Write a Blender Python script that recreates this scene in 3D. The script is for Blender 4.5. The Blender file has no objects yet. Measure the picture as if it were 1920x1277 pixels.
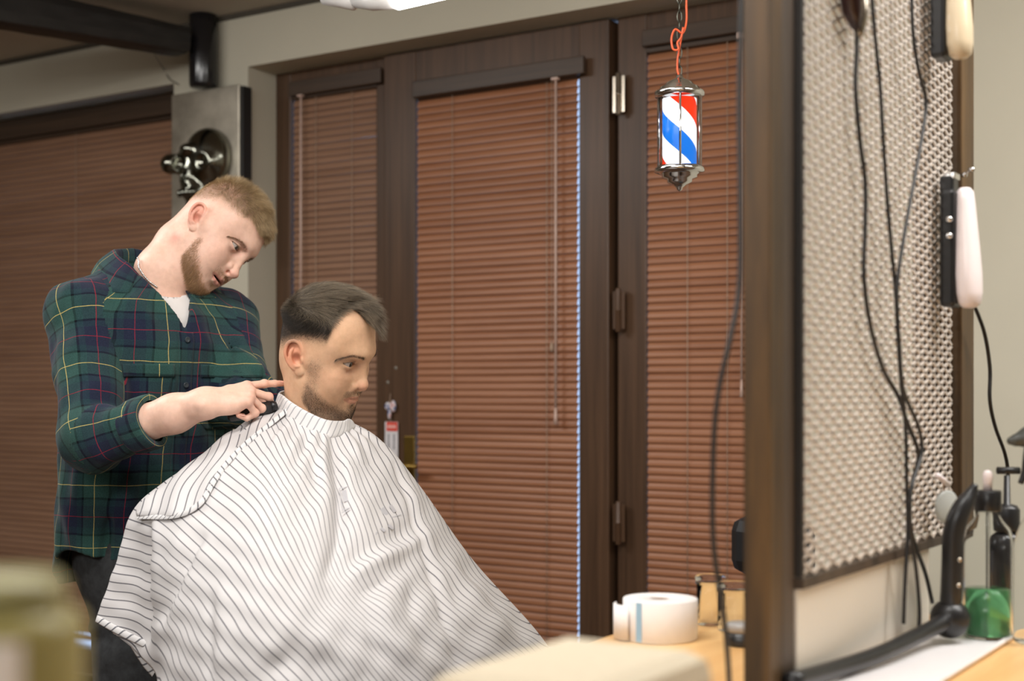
import bpy, bmesh, math, random, time
import numpy as np
from mathutils import Matrix, Vector
T0 = time.time()
SC = bpy.context.scene
COL = SC.collection
F = 2600.0                       # focal length in pixels of the 1920-wide frame
CAM_H = 1.22                     # camera height
YAW = math.atan2(.5431, .8397)   # the camera is turned left of the room's +Y axis
CY, SY = math.cos(YAW), math.sin(YAW)
CAM = np.array([0.0, 0.0, CAM_H])

# ---- view frame (x right, y away, z up relative to the camera) <-> room frame
RM = np.array([[CY, -SY, 0], [SY, CY, 0], [0, 0, 1]])
def v2w(P):
    P = np.asarray(P, float)
    return P @ RM.T + CAM
def pk(px, py, d):
    return np.array([(px - 960) / F * d, d, (735 - py) / F * d])
def pw(px, py, d):
    return v2w(pk(px, py, d))
def on_y(px, py, Y):             # room point on the plane y = Y seen at pixel
    r = RM @ np.array([(px - 960) / F, 1, (735 - py) / F])
    return CAM + r * (Y / r[1])
def on_z(px, py, Z):
    r = RM @ np.array([(px - 960) / F, 1, (735 - py) / F])
    return CAM + r * ((Z - CAM_H) / r[2])

# ---- object helpers
def link(o, parent=None):
    COL.objects.link(o)
    if parent is not None:
        o.parent = parent
        o.matrix_parent_inverse = Matrix.Translation(-Vector(root_loc(parent)))
    return o
def root_loc(o):
    return Vector(o.location)      # every Empty sits at its room position, every mesh at the origin
def tag(o, label=None, cat=None, group=None, kind=None):
    if label: o['label'] = label
    if cat: o['category'] = cat
    if group: o['group'] = group
    if kind: o['kind'] = kind
    return o
def thing(name, loc, label=None, cat=None, group=None, kind=None):
    o = bpy.data.objects.new(name, None)
    o.empty_display_size = .05
    o.location = Vector([float(c) for c in loc])
    COL.objects.link(o)
    return tag(o, label, cat, group, kind)

class MB:
    """collects shapes in room coordinates, builds ONE mesh object"""
    def __init__(s): s.v = []; s.f = []; s.sm = []; s.n = 0
    def raw(s, V, Fc, smooth=False):
        b = s.n
        s.v += [tuple(map(float, p)) for p in V]
        s.f += [tuple(int(i) + b for i in f) for f in Fc]
        s.sm += [smooth] * len(Fc)
        s.n += len(V)
        return s
    def box(s, lo, hi, R=None, o=(0, 0, 0), bev=0.0):
        lo = np.minimum(lo, hi) if False else np.array(lo, float); hi = np.array(hi, float)
        if bev > 0:
            bm = bmesh.new()
            bmesh.ops.create_cube(bm, size=1)
            for v in bm.verts:
                v.co = Vector([(lo[i] + hi[i]) / 2 + v.co[i] * (hi[i] - lo[i]) for i in range(3)])
            bmesh.ops.bevel(bm, geom=bm.edges[:], offset=bev, segments=2, affect='EDGES', profile=.5)
            V = np.array([v.co[:] for v in bm.verts]); 
            bm.verts.index_update()
            Fc = [[v.index for v in f.verts] for f in bm.faces]
            bm.free()
        else:
            V = np.array([[x, y, z] for x in (lo[0], hi[0]) for y in (lo[1], hi[1]) for z in (lo[2], hi[2])])
            Fc = [(0, 1, 3, 2), (4, 6, 7, 5), (0, 4, 5, 1), (2, 3, 7, 6), (0, 2, 6, 4), (1, 5, 7, 3)]
        if R is not None: V = V @ np.asarray(R).T
        return s.raw(V + np.array(o, float), Fc)
    def lathe(s, prof, c=(0, 0, 0), R=None, n=32, sx=1, sy=1, smooth=True, cap=True):
        V = []; Fc = []
        for r, z in prof:
            for k in range(n):
                a = 2 * math.pi * k / n
                V.append((r * math.cos(a) * sx, r * math.sin(a) * sy, z))
        m = len(prof)
        for i in range(m - 1):
            for k in range(n):
                k2 = (k + 1) % n
                Fc.append((i * n + k, i * n + k2, (i + 1) * n + k2, (i + 1) * n + k))
        if cap:
            if prof[0][0] > 1e-6: Fc.append(tuple(range(n))[::-1])
            if prof[-1][0] > 1e-6: Fc.append(tuple((m - 1) * n + k for k in range(n)))
        V = np.array(V)
        if R is not None: V = V @ np.asarray(R).T
        return s.raw(V + np.array(c, float), Fc, smooth)
    def tube(s, pts, r, n=8, smooth=True, closed=False):
        pts = np.array(pts, float); m = len(pts)
        r = np.broadcast_to(np.asarray(r, float), (m,))
        t = np.gradient(pts, axis=0) if not closed else np.roll(pts, -1, 0) - np.roll(pts, 1, 0)
        t /= np.linalg.norm(t, axis=1)[:, None] + 1e-12
        u = np.cross(t[0], [0, 0, 1.0])
        if np.linalg.norm(u) < .1: u = np.cross(t[0], [1.0, 0, 0])
        u /= np.linalg.norm(u)
        V = []
        for i in range(m):
            u = u - t[i] * (u @ t[i]); u /= np.linalg.norm(u)
            w = np.cross(t[i], u)
            for k in range(n):
                a = 2 * math.pi * k / n
                V.append(pts[i] + r[i] * (math.cos(a) * u + math.sin(a) * w))
        Fc = []
        for i in range(m if closed else m - 1):
            j = (i + 1) % m
            for k in range(n):
                k2 = (k + 1) % n
                Fc.append((i * n + k, i * n + k2, j * n + k2, j * n + k))
        if not closed:
            Fc.append(tuple(range(n))[::-1]); Fc.append(tuple((m - 1) * n + k for k in range(n)))
        return s.raw(V, Fc, smooth)
    def grid(s, G, smooth=True, closed_u=False):
        """G: (nv, nu, 3)"""
        nv, nu = G.shape[:2]
        Fc = []
        for i in range(nv - 1):
            for j in range(nu if closed_u else nu - 1):
                j2 = (j + 1) % nu
                Fc.append((i * nu + j, i * nu + j2, (i + 1) * nu + j2, (i + 1) * nu + j))
        return s.raw(G.reshape(-1, 3), Fc, smooth)
    def prism(s, poly, z0, z1, R=None, o=(0, 0, 0), smooth=False):
        n = len(poly)
        V = np.array([(x, y, z0) for x, y in poly] + [(x, y, z1) for x, y in poly], float)
        Fc = [tuple(range(n))[::-1], tuple(range(n, 2 * n))] + [(i, (i + 1) % n, n + (i + 1) % n, n + i) for i in range(n)]
        if R is not None: V = V @ np.asarray(R).T
        return s.raw(V + np.array(o, float), Fc, smooth)
    def build(s, name, mat, parent=None, fix=True, bevel=0):
        me = bpy.data.meshes.new(name)
        me.from_pydata(s.v, [], s.f)
        me.polygons.foreach_set('use_smooth', s.sm)
        if fix:
            bm = bmesh.new(); bm.from_mesh(me)
            bmesh.ops.recalc_face_normals(bm, faces=bm.faces[:])
            bm.to_mesh(me); bm.free()
        if mat: me.materials.append(mat)
        o = bpy.data.objects.new(name, me)
        if bevel:
            m = o.modifiers.new('bevel', 'BEVEL'); m.width = bevel; m.segments = 2; m.limit_method = 'ANGLE'
        return link(o, parent)

def mesh_np(name, V, Q, mat=None, parent=None, smooth=True):
    V = np.asarray(V, np.float32); Q = np.asarray(Q, np.int32)
    me = bpy.data.meshes.new(name)
    me.vertices.add(len(V)); me.vertices.foreach_set('co', V.ravel())
    k = Q.shape[1]
    me.loops.add(Q.size); me.loops.foreach_set('vertex_index', Q.ravel())
    me.polygons.add(len(Q)); me.polygons.foreach_set('loop_start', np.arange(0, Q.size, k, dtype=np.int32))
    me.polygons.foreach_set('use_smooth', np.full(len(Q), smooth))
    me.update(calc_edges=True); me.validate()
    if mat: me.materials.append(mat)
    o = bpy.data.objects.new(name, me)
    link(o, parent)
    return o
def set_col(o, C, name='pigment'):
    a = o.data.attributes.new(name, 'FLOAT_COLOR', 'POINT')
    C = np.concatenate([C, np.ones((len(C), 1))], 1).astype(np.float32)
    a.data.foreach_set('color', C.ravel())
def set_uv(o, UV, name='UVMap'):
    uv = o.data.uv_layers.new(name=name)
    uv.data.foreach_set('uv', np.asarray(UV, np.float32).ravel())

# ---- materials
def srgb(r, g, b):
    f = lambda c: c / 12.92 if c <= .04045 else ((c + .055) / 1.055) ** 2.4
    return (f(r / 255), f(g / 255), f(b / 255))
class Mat:
    def __init__(s, name):
        s.m = bpy.data.materials.new(name); s.m.use_nodes = True
        s.nt = s.m.node_tree; s.N = s.nt.nodes; s.b = s.N['Principled BSDF']
    def n(s, t, **kw):
        o = s.N.new(t)
        for k, v in kw.items():
            if k in o.inputs: o.inputs[k].default_value = v
            else: setattr(o, k, v)
        return o
    def l(s, a, b): s.nt.links.new(a, b)
    def set(s, **kw):
        for k, v in kw.items():
            k = {'col': 'Base Color', 'rough': 'Roughness', 'metal': 'Metallic', 'spec': 'Specular IOR Level', 'trans': 'Transmission Weight', 'emit': 'Emission Color', 'estr': 'Emission Strength', 'coat': 'Coat Weight', 'alpha': 'Alpha', 'ior': 'IOR', 'sheen': 'Sheen Weight', 'sss': 'Subsurface Weight'}[k]
            if k in ('Base Color', 'Emission Color') and len(v) == 3: v = (*v, 1)
            s.b.inputs[k].default_value = v
        return s
    def ramp(s, fac, stops):
        r = s.n('ShaderNodeValToRGB')
        e = r.color_ramp.elements
        while len(e) < len(stops): e.new(.5)
        for i, (p, c) in enumerate(stops):
            e[i].position = p; e[i].color = (*c, 1) if len(c) == 3 else c
        s.l(fac, r.inputs[0])
        return r.outputs[0]
    def coord(s, kind='Object', scale=(1, 1, 1), rot=(0, 0, 0)):
        tc = s.n('ShaderNodeTexCoord'); mp = s.n('ShaderNodeMapping')
        mp.inputs['Scale'].default_value = scale; mp.inputs['Rotation'].default_value = rot
        s.l(tc.outputs[kind], mp.inputs[0])
        return mp.outputs[0]
    def noise(s, vec, scale=5, detail=4, rough=.55):
        t = s.n('ShaderNodeTexNoise'); t.inputs['Scale'].default_value = scale; t.inputs['Detail'].default_value = detail; t.inputs['Roughness'].default_value = rough
        if vec is not None: s.l(vec, t.inputs['Vector'])
        return t.outputs[0]
    def bump(s, h, strength=.2, dist=.002):
        b = s.n('ShaderNodeBump'); b.inputs['Strength'].default_value = strength; b.inputs['Distance'].default_value = dist
        s.l(h, b.inputs['Height']); s.l(b.outputs[0], s.b.inputs['Normal'])
        return s
    def math(s, op, a, b=None):
        m = s.n('ShaderNodeMath'); m.operation = op
        for i, x in enumerate((a, b)):
            if x is None: continue
            if isinstance(x, (int, float)): m.inputs[i].default_value = x
            else: s.l(x, m.inputs[i])
        return m.outputs[0]
    def mix(s, fac, a, b):
        m = s.n('ShaderNodeMix'); m.data_type = 'RGBA'
        for sock, x in ((m.inputs[0], fac), (m.inputs[6], a), (m.inputs[7], b)):
            if isinstance(x, (int, float)): sock.default_value = x
            elif isinstance(x, tuple): sock.default_value = (*x, 1) if len(x) == 3 else x
            else: s.l(x, sock)
        return m.outputs[2]
def plain(name, col, rough=.5, metal=0, var=.06, scale=30, bump=0, **kw):
    m = Mat(name); m.set(rough=rough, metal=metal, **kw)
    f = m.noise(m.coord('Object'), scale, 3)
    c = m.ramp(f, [(.3, tuple(x * (1 - var) for x in col)), (.7, tuple(min(1, x * (1 + var)) for x in col))])
    m.l(c, m.b.inputs['Base Color'])
    if bump: m.bump(f, bump, .001)
    return m.m

# ---- signed-distance modelling
def smin(a, b, k):
    if k <= 0: return np.minimum(a, b)
    h = np.maximum(k - np.abs(a - b), 0) / k
    return np.minimum(a, b) - h * h * k * .25
def smax(a, b, k): return -smin(-a, -b, k)
def d_ell(p, c, r, R=None):
    q = p - np.asarray(c, np.float32)
    if R is not None: q = q @ np.asarray(R, np.float32)
    r = np.asarray(r, np.float32)
    k0 = np.sqrt(((q / r) ** 2).sum(1)); k1 = np.sqrt(((q / (r * r)) ** 2).sum(1))
    return k0 * (k0 - 1) / np.maximum(k1, 1e-6)
def d_cone(p, a, b, ra, rb):
    a = np.asarray(a, np.float32); b = np.asarray(b, np.float32); ba = b - a
    pa = p - a
    h = np.clip(pa @ ba / max(float(ba @ ba), 1e-12), 0, 1)
    return np.sqrt(((pa - h[:, None] * ba) ** 2).sum(1)) - (ra + (rb - ra) * h)
def d_box(p, c, e, R=None, r=0.):
    q = p - np.asarray(c, np.float32)
    if R is not None: q = q @ np.asarray(R, np.float32)
    q = np.abs(q) - (np.asarray(e, np.float32) - r)
    return np.sqrt((np.maximum(q, 0) ** 2).sum(1)) + np.minimum(q.max(1), 0) - r
class Field:
    def __init__(s, p): s.p = p.astype(np.float32); s.d = np.full(len(p), .5, np.float32)
    def _do(s, fn, c, R, k, op):
        m = np.nonzero(((s.p - np.asarray(c, np.float32)) ** 2).sum(1) < (R + k + .025) ** 2)[0]
        if len(m) == 0: return
        v = fn(s.p[m])
        s.d[m] = smin(s.d[m], v, k) if op == '+' else (smax(s.d[m], -v, k) if op == '-' else smax(s.d[m], v, k))
    def ell(s, c, r, k=0, op='+', R=None):
        s._do(lambda p: d_ell(p, c, r, R), c, max(r), k, op)
    def cone(s, a, b, ra, rb, k=0, op='+'):
        a = np.asarray(a, float); b = np.asarray(b, float)
        s._do(lambda p: d_cone(p, a, b, ra, rb), (a + b) / 2, np.linalg.norm(b - a) / 2 + max(ra, rb), k, op)
    def path(s, pts, rs, k=0, op='+', kin=None):
        """chain of cones joined hard, blended with k"""
        pts = np.asarray(pts, float); c = pts.mean(0)
        R = np.sqrt(((pts - c) ** 2).sum(1)).max() + max(rs)
        def fn(p):
            d = None
            for i in range(len(pts) - 1):
                e = d_cone(p, pts[i], pts[i + 1], rs[i], rs[i + 1])
                d = e if d is None else smin(d, e, kin if kin else 0)
            return d
        s._do(fn, c, R, k, op)
    def bump(s, a, b, w, amp):
        """swelling (amp>0) or dent (amp<0) along a segment"""
        a = np.asarray(a, float); b = np.asarray(b, float); c = (a + b) / 2
        m = np.nonzero(((s.p - c.astype(np.float32)) ** 2).sum(1) < (np.linalg.norm(b - a) / 2 + 3 * w) ** 2)[0]
        if len(m): s.d[m] -= amp * np.exp(-(d_cone(s.p[m], a, b, 0, 0) / w) ** 2)
def surface(fn, lo, hi, h, newton=2):
    """naive surface nets over fn(points)->distance, evaluated only near the surface"""
    lo = np.array(lo, float); hi = np.array(hi, float); B = 8
    nb = np.maximum(1, np.ceil((hi - lo) / (h * B)).astype(int))
    n = nb * B + 1
    ci = np.stack(np.meshgrid(*[np.arange(k) for k in nb], indexing='ij'), -1).reshape(-1, 3)
    cc = lo + (ci + .5) * B * h
    dc = fn(cc)
    act = np.abs(dc) < B * h * 1.45
    vol = np.repeat(np.repeat(np.repeat(dc.reshape(nb), B, 0), B, 1), B, 2).astype(np.float32)
    vol = np.pad(vol, ((0, 1),) * 3, mode='edge')
    off = np.stack(np.meshgrid(*[np.arange(B + 1)] * 3, indexing='ij'), -1).reshape(-1, 3)
    A = ci[act]
    for s in range(0, len(A), 4000):
        a = A[s:s + 4000]
        idx = (a[:, None, :] * B + off[None]).reshape(-1, 3)
        vol[idx[:, 0], idx[:, 1], idx[:, 2]] = fn(lo + idx * h)
    I = vol < 0
    cell = np.zeros(tuple(n - 1), np.int8)
    for dx in (0, 1):
        for dy in (0, 1):
            for dz in (0, 1):
                cell += I[dx:n[0] - 1 + dx, dy:n[1] - 1 + dy, dz:n[2] - 1 + dz]
    ac = np.argwhere((cell > 0) & (cell < 8))
    vid = np.full(tuple(n - 1), -1, np.int32)
    vid[ac[:, 0], ac[:, 1], ac[:, 2]] = np.arange(len(ac))
    acc = np.zeros((len(ac), 3)); cnt = np.zeros(len(ac))
    cor = [(0, 0, 0), (1, 0, 0), (0, 1, 0), (1, 1, 0), (0, 0, 1), (1, 0, 1), (0, 1, 1), (1, 1, 1)]
    vals = [vol[ac[:, 0] + c[0], ac[:, 1] + c[1], ac[:, 2] + c[2]] for c in cor]
    for i in range(8):
        for b in (1, 2, 4):
            j = i | b
            if j == i: continue
            a_, b_ = vals[i], vals[j]
            m = (a_ < 0) != (b_ < 0)
            t = np.where(m, a_ / np.where(m, a_ - b_, 1), 0)
            P = np.array(cor[i]) + t[:, None] * (np.array(cor[j]) - np.array(cor[i]))
            acc[m] += P[m]; cnt[m] += 1
    V = lo + (ac + acc / cnt[:, None]) * h
    Q = []
    for ax in range(3):
        sl0 = [slice(None)] * 3; sl1 = [slice(None)] * 3
        sl0[ax] = slice(0, n[ax] - 1); sl1[ax] = slice(1, n[ax])
        a_ = I[tuple(sl0)]; b_ = I[tuple(sl1)]
        u, w = (ax + 1) % 3, (ax + 2) % 3
        E = np.argwhere(a_ != b_)
        ok = (E[:, u] > 0) & (E[:, w] > 0) & (E[:, u] < n[u] - 1) & (E[:, w] < n[w] - 1)
        E = E[ok]
        q = []
        for du, dw in ((-1, -1), (0, -1), (0, 0), (-1, 0)):
            e = E.copy(); e[:, u] += du; e[:, w] += dw
            q.append(vid[e[:, 0], e[:, 1], e[:, 2]])
        q = np.stack(q, 1)
        fl = ~a_[E[:, 0], E[:, 1], E[:, 2]]
        q[fl] = q[fl][:, ::-1]
        Q.append(q)
    Q = np.concatenate(Q)
    Q = Q[(Q >= 0).all(1)]
    for _ in range(newton):
        e = h * .4
        d0 = fn(V)
        g = np.stack([fn(V + np.eye(3)[i] * e) - fn(V - np.eye(3)[i] * e) for i in range(3)], 1) / (2 * e)
        l2 = np.maximum((g ** 2).sum(1), .2)
        st = np.clip(d0 / l2, -h * .7, h * .7)
        V = V - g * st[:, None]
    return V, Q
def vnorm(V, Q):
    n = np.cross(V[Q[:, 2]] - V[Q[:, 0]], V[Q[:, 3 if Q.shape[1] > 3 else 1]] - V[Q[:, 1 if Q.shape[1] > 3 else 0]])
    N = np.zeros_like(V)
    for i in range(Q.shape[1]): np.add.at(N, Q[:, i], n)
    return N / (np.linalg.norm(N, axis=1)[:, None] + 1e-12)
def relax(V, Q, it=1, lam=.5):
    for _ in range(it):
        S = np.zeros_like(V); c = np.zeros(len(V))
        k = Q.shape[1]
        for i in range(k):
            for j in (1, k - 1):
                np.add.at(S, Q[:, i], V[Q[:, (i + j) % k]]); np.add.at(c, Q[:, i], 1)
        V = V + lam * (S / np.maximum(c, 1)[:, None] - V)
    return V
def rot3(y, p, r):
    cy, sy, cp, sp, cr, sr = math.cos(y), math.sin(y), math.cos(p), math.sin(p), math.cos(r), math.sin(r)
    return np.array([[cy, -sy, 0], [sy, cy, 0], [0, 0, 1]]) @ np.array([[1, 0, 0], [0, cp, -sp], [0, sp, cp]]) @ np.array([[cr, 0, sr], [0, 1, 0], [-sr, 0, cr]])
def axis_R(z, x=None):
    """rotation whose columns are x,y,z axes with given z"""
    z = np.asarray(z, float) / np.linalg.norm(z)
    x = np.array([1., 0, 0]) if x is None else np.asarray(x, float)
    x = x - z * (x @ z)
    if np.linalg.norm(x) < 1e-6: x = np.array([0, 1., 0]) - z * z[1]
    x /= np.linalg.norm(x)
    return np.stack([x, np.cross(z, x), z], 1)
def strands(name, P, D, L, curl, rad, mat, parent, npt=5, droop=None, seed=0, tip=.25):
    """P roots, D start directions, L lengths, curl: bending vector added along the strand (all room frame)"""
    n = len(P); t = np.linspace(0, 1, npt)[None, :, None]
    X = P[:, None, :] + L[:, None, None] * (D[:, None, :] * t + curl[:, None, :] * t * t)
    hc = bpy.data.hair_curves.new(name)
    hc.add_curves([npt] * n)
    hc.position_data.foreach_set('vector', X.astype(np.float32).ravel())
    a = hc.attributes.get('radius') or hc.attributes.new('radius', 'FLOAT', 'POINT')
    rr = (np.asarray(rad) * np.ones(n))[:, None] * (1 - (1 - tip) * t[:, :, 0])
    a.data.foreach_set('value', rr.astype(np.float32).ravel())
    hc.materials.append(mat)
    o = bpy.data.objects.new(name, hc)
    return link(o, parent)
EYE = np.array([.032, .0750, 0.0]); R_EYE = .0122
def ear_frame(sd):
    up = np.array([sd * .006, -.028, .065]); up /= np.linalg.norm(up)
    n = np.array([sd * .90, .36, 0.05]); n -= up * (n @ up); n /= np.linalg.norm(n)
    b = np.cross(up, n) * (-sd)
    if b[1] > 0: b = -b
    return b, up, n, np.array([sd * .0755, -.0035, -.0165])
def head_fn(pr):
    mo = pr.get('open', 0)            # lip gap
    nk = pr['neck']                   # neck chain in head coordinates [(x,y,z,r)...]
    hU, hL = pr.get('lids', (.0058, .0050))
    cz = pr.get('corner', -.0015)
    def fn(p):
        f = Field(p)
        f.ell((0, .0075, .0355), (.0745, .0885, .0785))
        f.ell((0, -.023, -.010), (.059, .052, .066), .03)
        f.ell((0, .036, -.028), (.0635, .054, .082), .03)
        f.ell((0, .057, -.066), (.038, .034, .036), .03)
        f.ell((0, .035, -.078), (.046, .045, .030), .03)
        jw = pr.get('jaw', 1.0)
        for s in (-1, 1):
            f.cone((s * .051 * jw, .010, -.058), (s * .017, .068, -.1005), .0165, .0165, .025)
            f.cone((s * .040, .062, -.027), (s * .0635, .022, -.016), .016, .011, .026)
            f.ell((s * .036, .056, -.052), (.026, .027, .032), .03)
            f.ell((s * .055, .030, .030), (.020, .035, .035), .03)
        cy, czn = pr.get('chin', (.0725, -.1015))
        f.ell((0, cy, czn), (.0235, .0215, .0185), .018)
        f.ell((0, .080, .020), (.030, .021, .018), .024)
        for s in (-1, 1):
            f.cone((s * .014, .0875, .0180), (s * .043, .0695, .0215), .0100, .0090, .014)
            f.ell((s * .033, .100, -.003), (.0215, .0165, .0150), .014, '-')
            f.ell((s * .0165, .103, -.006), (.0065, .014, .011), .010, '-')
        # nose
        f.path([(0, .0905, .012), (0, .0965, -.010), (0, .1020, -.031)], [.0075, .0075, .0095], .012)
        for s in (-1, 1):
            f.cone((s * .005, .086, -.006), (s * .0105, .089, -.039), .007, .0088, .010)
        f.ell((0, .1050 + pr.get('tip', 0), -.0390), (.0122, .0115, .0102), .006)
        for s in (-1, 1):
            f.ell((s * .0142, .0920, -.0440 + pr.get('ala', 0)), (.0066, .0112, .0082), .004)
        f.cone((0, .1090, -.0452), (0, .096, -.0530), .0045, .005, .005)
        for s in (-1, 1):
            f.ell((s * .0076, .1010, -.0525 + pr.get('ala', 0) * .7), (.0038, .0074, .0050), .002, '-')
            f.bump((s * .0205, .088, -.036), (s * .033, .080, -.064), .005, -.0016)
        # lips
        my, mz = -.0040, .0030
        f.ell((0, .0895 + my, -.0625 + mz), (.024, .0125, .012), .012)
        dz = -mo
        T = lambda L: [(a, b + my, c + mz) for a, b, c in L]
        for s in (-1, 1):
            f.path(T([(s * .0330, .0740, -.0705), (s * .0125, .0985, -.0690), (s * .004, .1025, -.0675), (0, .1020, -.0685)]), [.0022, .0040, .0046, .0043], .004, kin=.003)
            f.path(T([(s * .0315, .0750, -.0728 + dz * .3), (s * .0115, .0980, -.0790 + dz), (0, .1000, -.0800 + dz)]), [.0022, .0050, .0056], .004, kin=.003)
        for s in (-1, 1):
            f.path(T([(s * .0345, .0820, -.0708), (s * .012, .1050, -.0733), (0, .110, -.0737)]), [.0010, .0013, .0014], .0018, '-')
            f.ell(T([(s * .0365, .0770, -.0700)])[0], (.003, .004, .0035), .005, '-')
        if mo:
            f.ell(T([(0, .101, -.0742 - mo * .5)])[0], (.024, .022, .0010 + mo * .60), .0015, '-')
        f.ell((0, .1055 + my * .5, -.0900 + dz * .8), (.018, .0085, .0050), .010, '-')
        f.bump((0, .101, -.057), (0, .101, -.061), .0028, -.0012)
        # eyelids
        for s in (-1, 1):
            e = EYE * (s, 1, 1)
            f.ell(e, (.0143,) * 3, .006)
            f.bump(e + (s * -.008, .0100, .0095), e + (0, .0115, .0105), .0017, -.0009)
            f.bump(e + (0, .0115, .0105), e + (s * .0125, .0080, .0065), .0017, -.0009)
            f.bump(e + (s * -.010, .011, -.0105), e + (s * .012, .0075, -.0105), .002, -.0008)
            f.bump(e + (s * -.017, .007, -.013), e + (s * .004, .008, -.0175), .004, -.0010)
        # ears
        es = pr.get('ear', 1.0)
        for s in (-1, 1):
            b, u, n, c = ear_frame(s)
            E = lambda B, U, Nn: c + (b * B + u * U + n * Nn) * es
            Rm = np.stack([b, u, n], 1)
            er = lambda *r: tuple(x * es for x in r)
            f.ell(E(.003, .001, -.001), er(.0165, .031, .0045), .005, R=Rm)
            f.cone(E(-.010, .012, -.008), E(-.008, -.012, -.008), .009, .009, .008)
            hx = crs([(-.003, .000, .002, .0022), (-.0085, .005, .003, .0026), (-.0115, .014, .0035, .0030), (-.0085, .026, .004, .0031), (.001, .0322, .005, .0032), (.012, .028, .006, .0032), (.0182, .015, .007, .0030), (.0182, .001, .007, .0028), (.0135, -.013, .006, .0025), (.007, -.021, .004, .0022)], 4)
            f.path([E(*q[:3]) for q in hx], hx[:, 3] * es, .0022, kin=.002)
            f.ell(E(-.001, -.026, .0015), er(.0085, .009, .004), .005, R=Rm)
            f.ell(E(.0005, -.003, .0092), er(.0100, .0125, .0115), .003, '-', R=Rm)
            f.ell(E(.0035, .020, .0065), er(.0085, .0085, .0055), .003, '-', R=Rm)
            f.bump(E(.0155, .016, .006), E(.0150, -.004, .006), .0022, -.0014)
            ax = crs([(.005, .017, .003, .0020), (.0105, .008, .0045, .0028), (.0115, -.003, .0045, .0030), (.007, -.014, .004, .0030), (-.001, -.0170, .004, .0026)], 4)
            f.path([E(*q[:3]) for q in ax], ax[:, 3] * es, .0025, kin=.002)
            f.ell(E(-.0105, -.005, .004), er(.0038, .0065, .0045), .003, R=Rm)
        # neck
        q = np.array(nk)
        f.path(q[:, :3], q[:, 3], .030, kin=.02)
        for fnx in pr.get('extra', []): fnx(f)
        # eye openings, carved last so their rims stay crisp
        for s in (-1, 1):
            e = EYE * (s, 1, 1)
            m = np.nonzero(((f.p - e.astype(np.float32)) ** 2).sum(1) < .03 ** 2)[0]
            if len(m):
                P = f.p[m]; uu = (P[:, 0] - e[0]) * s - .0006; w = .0165
                qq = 1 - (uu / w) ** 2
                zc = cz * (-uu / w) * -1 * -1 if False else cz * (-uu / w)
                do = np.maximum((P[:, 2] - e[2]) - (zc + hU * qq), (zc - hL * qq) - (P[:, 2] - e[2])) * .85
                cv = np.maximum(do, e[1] + .001 - P[:, 1])
                f.d[m] = smax(f.d[m], -cv, .0018)
        return f.d
    return fn
def crs(pts, m):
    P = np.array(pts, float); P = np.concatenate([2 * P[:1] - P[1:2], P, 2 * P[-1:] - P[-2:-1]])
    out = []
    for i in range(1, len(P) - 2):
        for k in range(m):
            t = k / m
            out.append(.5 * (2 * P[i] + (P[i + 1] - P[i - 1]) * t + (2 * P[i - 1] - 5 * P[i] + 4 * P[i + 1] - P[i + 2]) * t * t + (3 * P[i] - P[i - 1] - 3 * P[i + 1] + P[i + 2]) * t ** 3))
    out.append(P[-2])
    return np.array(out)
def sstep(x, a, b):
    t = np.clip((x - a) / (b - a), 0, 1)
    return t * t * (3 - 2 * t)
def blob(P, c, r):
    return np.exp(-(((P - np.array(c)) / np.array(r)) ** 2).sum(1))
def mixc(C, m, col):
    return C * (1 - m[:, None]) + np.array(col) * m[:, None]
def lip_mask(P, mo=0):
    x = np.abs(P[:, 0]); y = P[:, 1]; z = P[:, 2]
    q = np.clip(1 - (x / .0345) ** 2, 0, 1)
    up = -.0690 + (.0064 * q - .0014 * np.exp(-(x / .003) ** 2))
    lo = -.0697 - (.0120 + mo * 1.1) * q
    return sstep(up - z, -.0006, .0014) * sstep(z - lo, -.0008, .0020) * sstep(y, .058, .066) * (x < .0345)
def eyeballs(parent, Mw, gaze, iris_col):
    """Mw: 4x4 head->room; gaze: direction in head coordinates"""
    for s in (-1, 1):
        e = EYE * (s, 1, 1)
        g = np.array(gaze, float); g /= np.linalg.norm(g)
        n1, n2 = 40, 48
        V = []; C = []
        Rz = axis_R(g)
        for i in range(n1 + 1):
            th = math.pi * (i / n1) ** 1.5
            for k in range(n2):
                a = 2 * math.pi * k / n2
                r = R_EYE + (.0007 * max(0, 1 - (th / .5) ** 2))
                V.append(e + Rz @ np.array([math.sin(th) * math.cos(a), math.sin(th) * math.sin(a), math.cos(th)]) * r)
                ang = th * R_EYE
                if ang < .0022: c = (.004, .003, .003)
                elif ang < .0062: c = np.array(iris_col) * (.7 + .5 * ((k * 7) % 5) / 5)
                elif ang < .0067: c = np.array(iris_col) * .35
                else: c = (.46, .41, .38)
                C.append(c)
        Q = []
        for i in range(n1):
            for k in range(n2):
                k2 = (k + 1) % n2
                Q.append((i * n2 + k, (i + 1) * n2 + k, (i + 1) * n2 + k2, i * n2 + k2))
        V = np.array(V) @ Mw[:3, :3].T + Mw[:3, 3]
        o = mesh_np('eye', V, np.array(Q), M_eye, parent)
        set_col(o, np.array(C))
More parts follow.
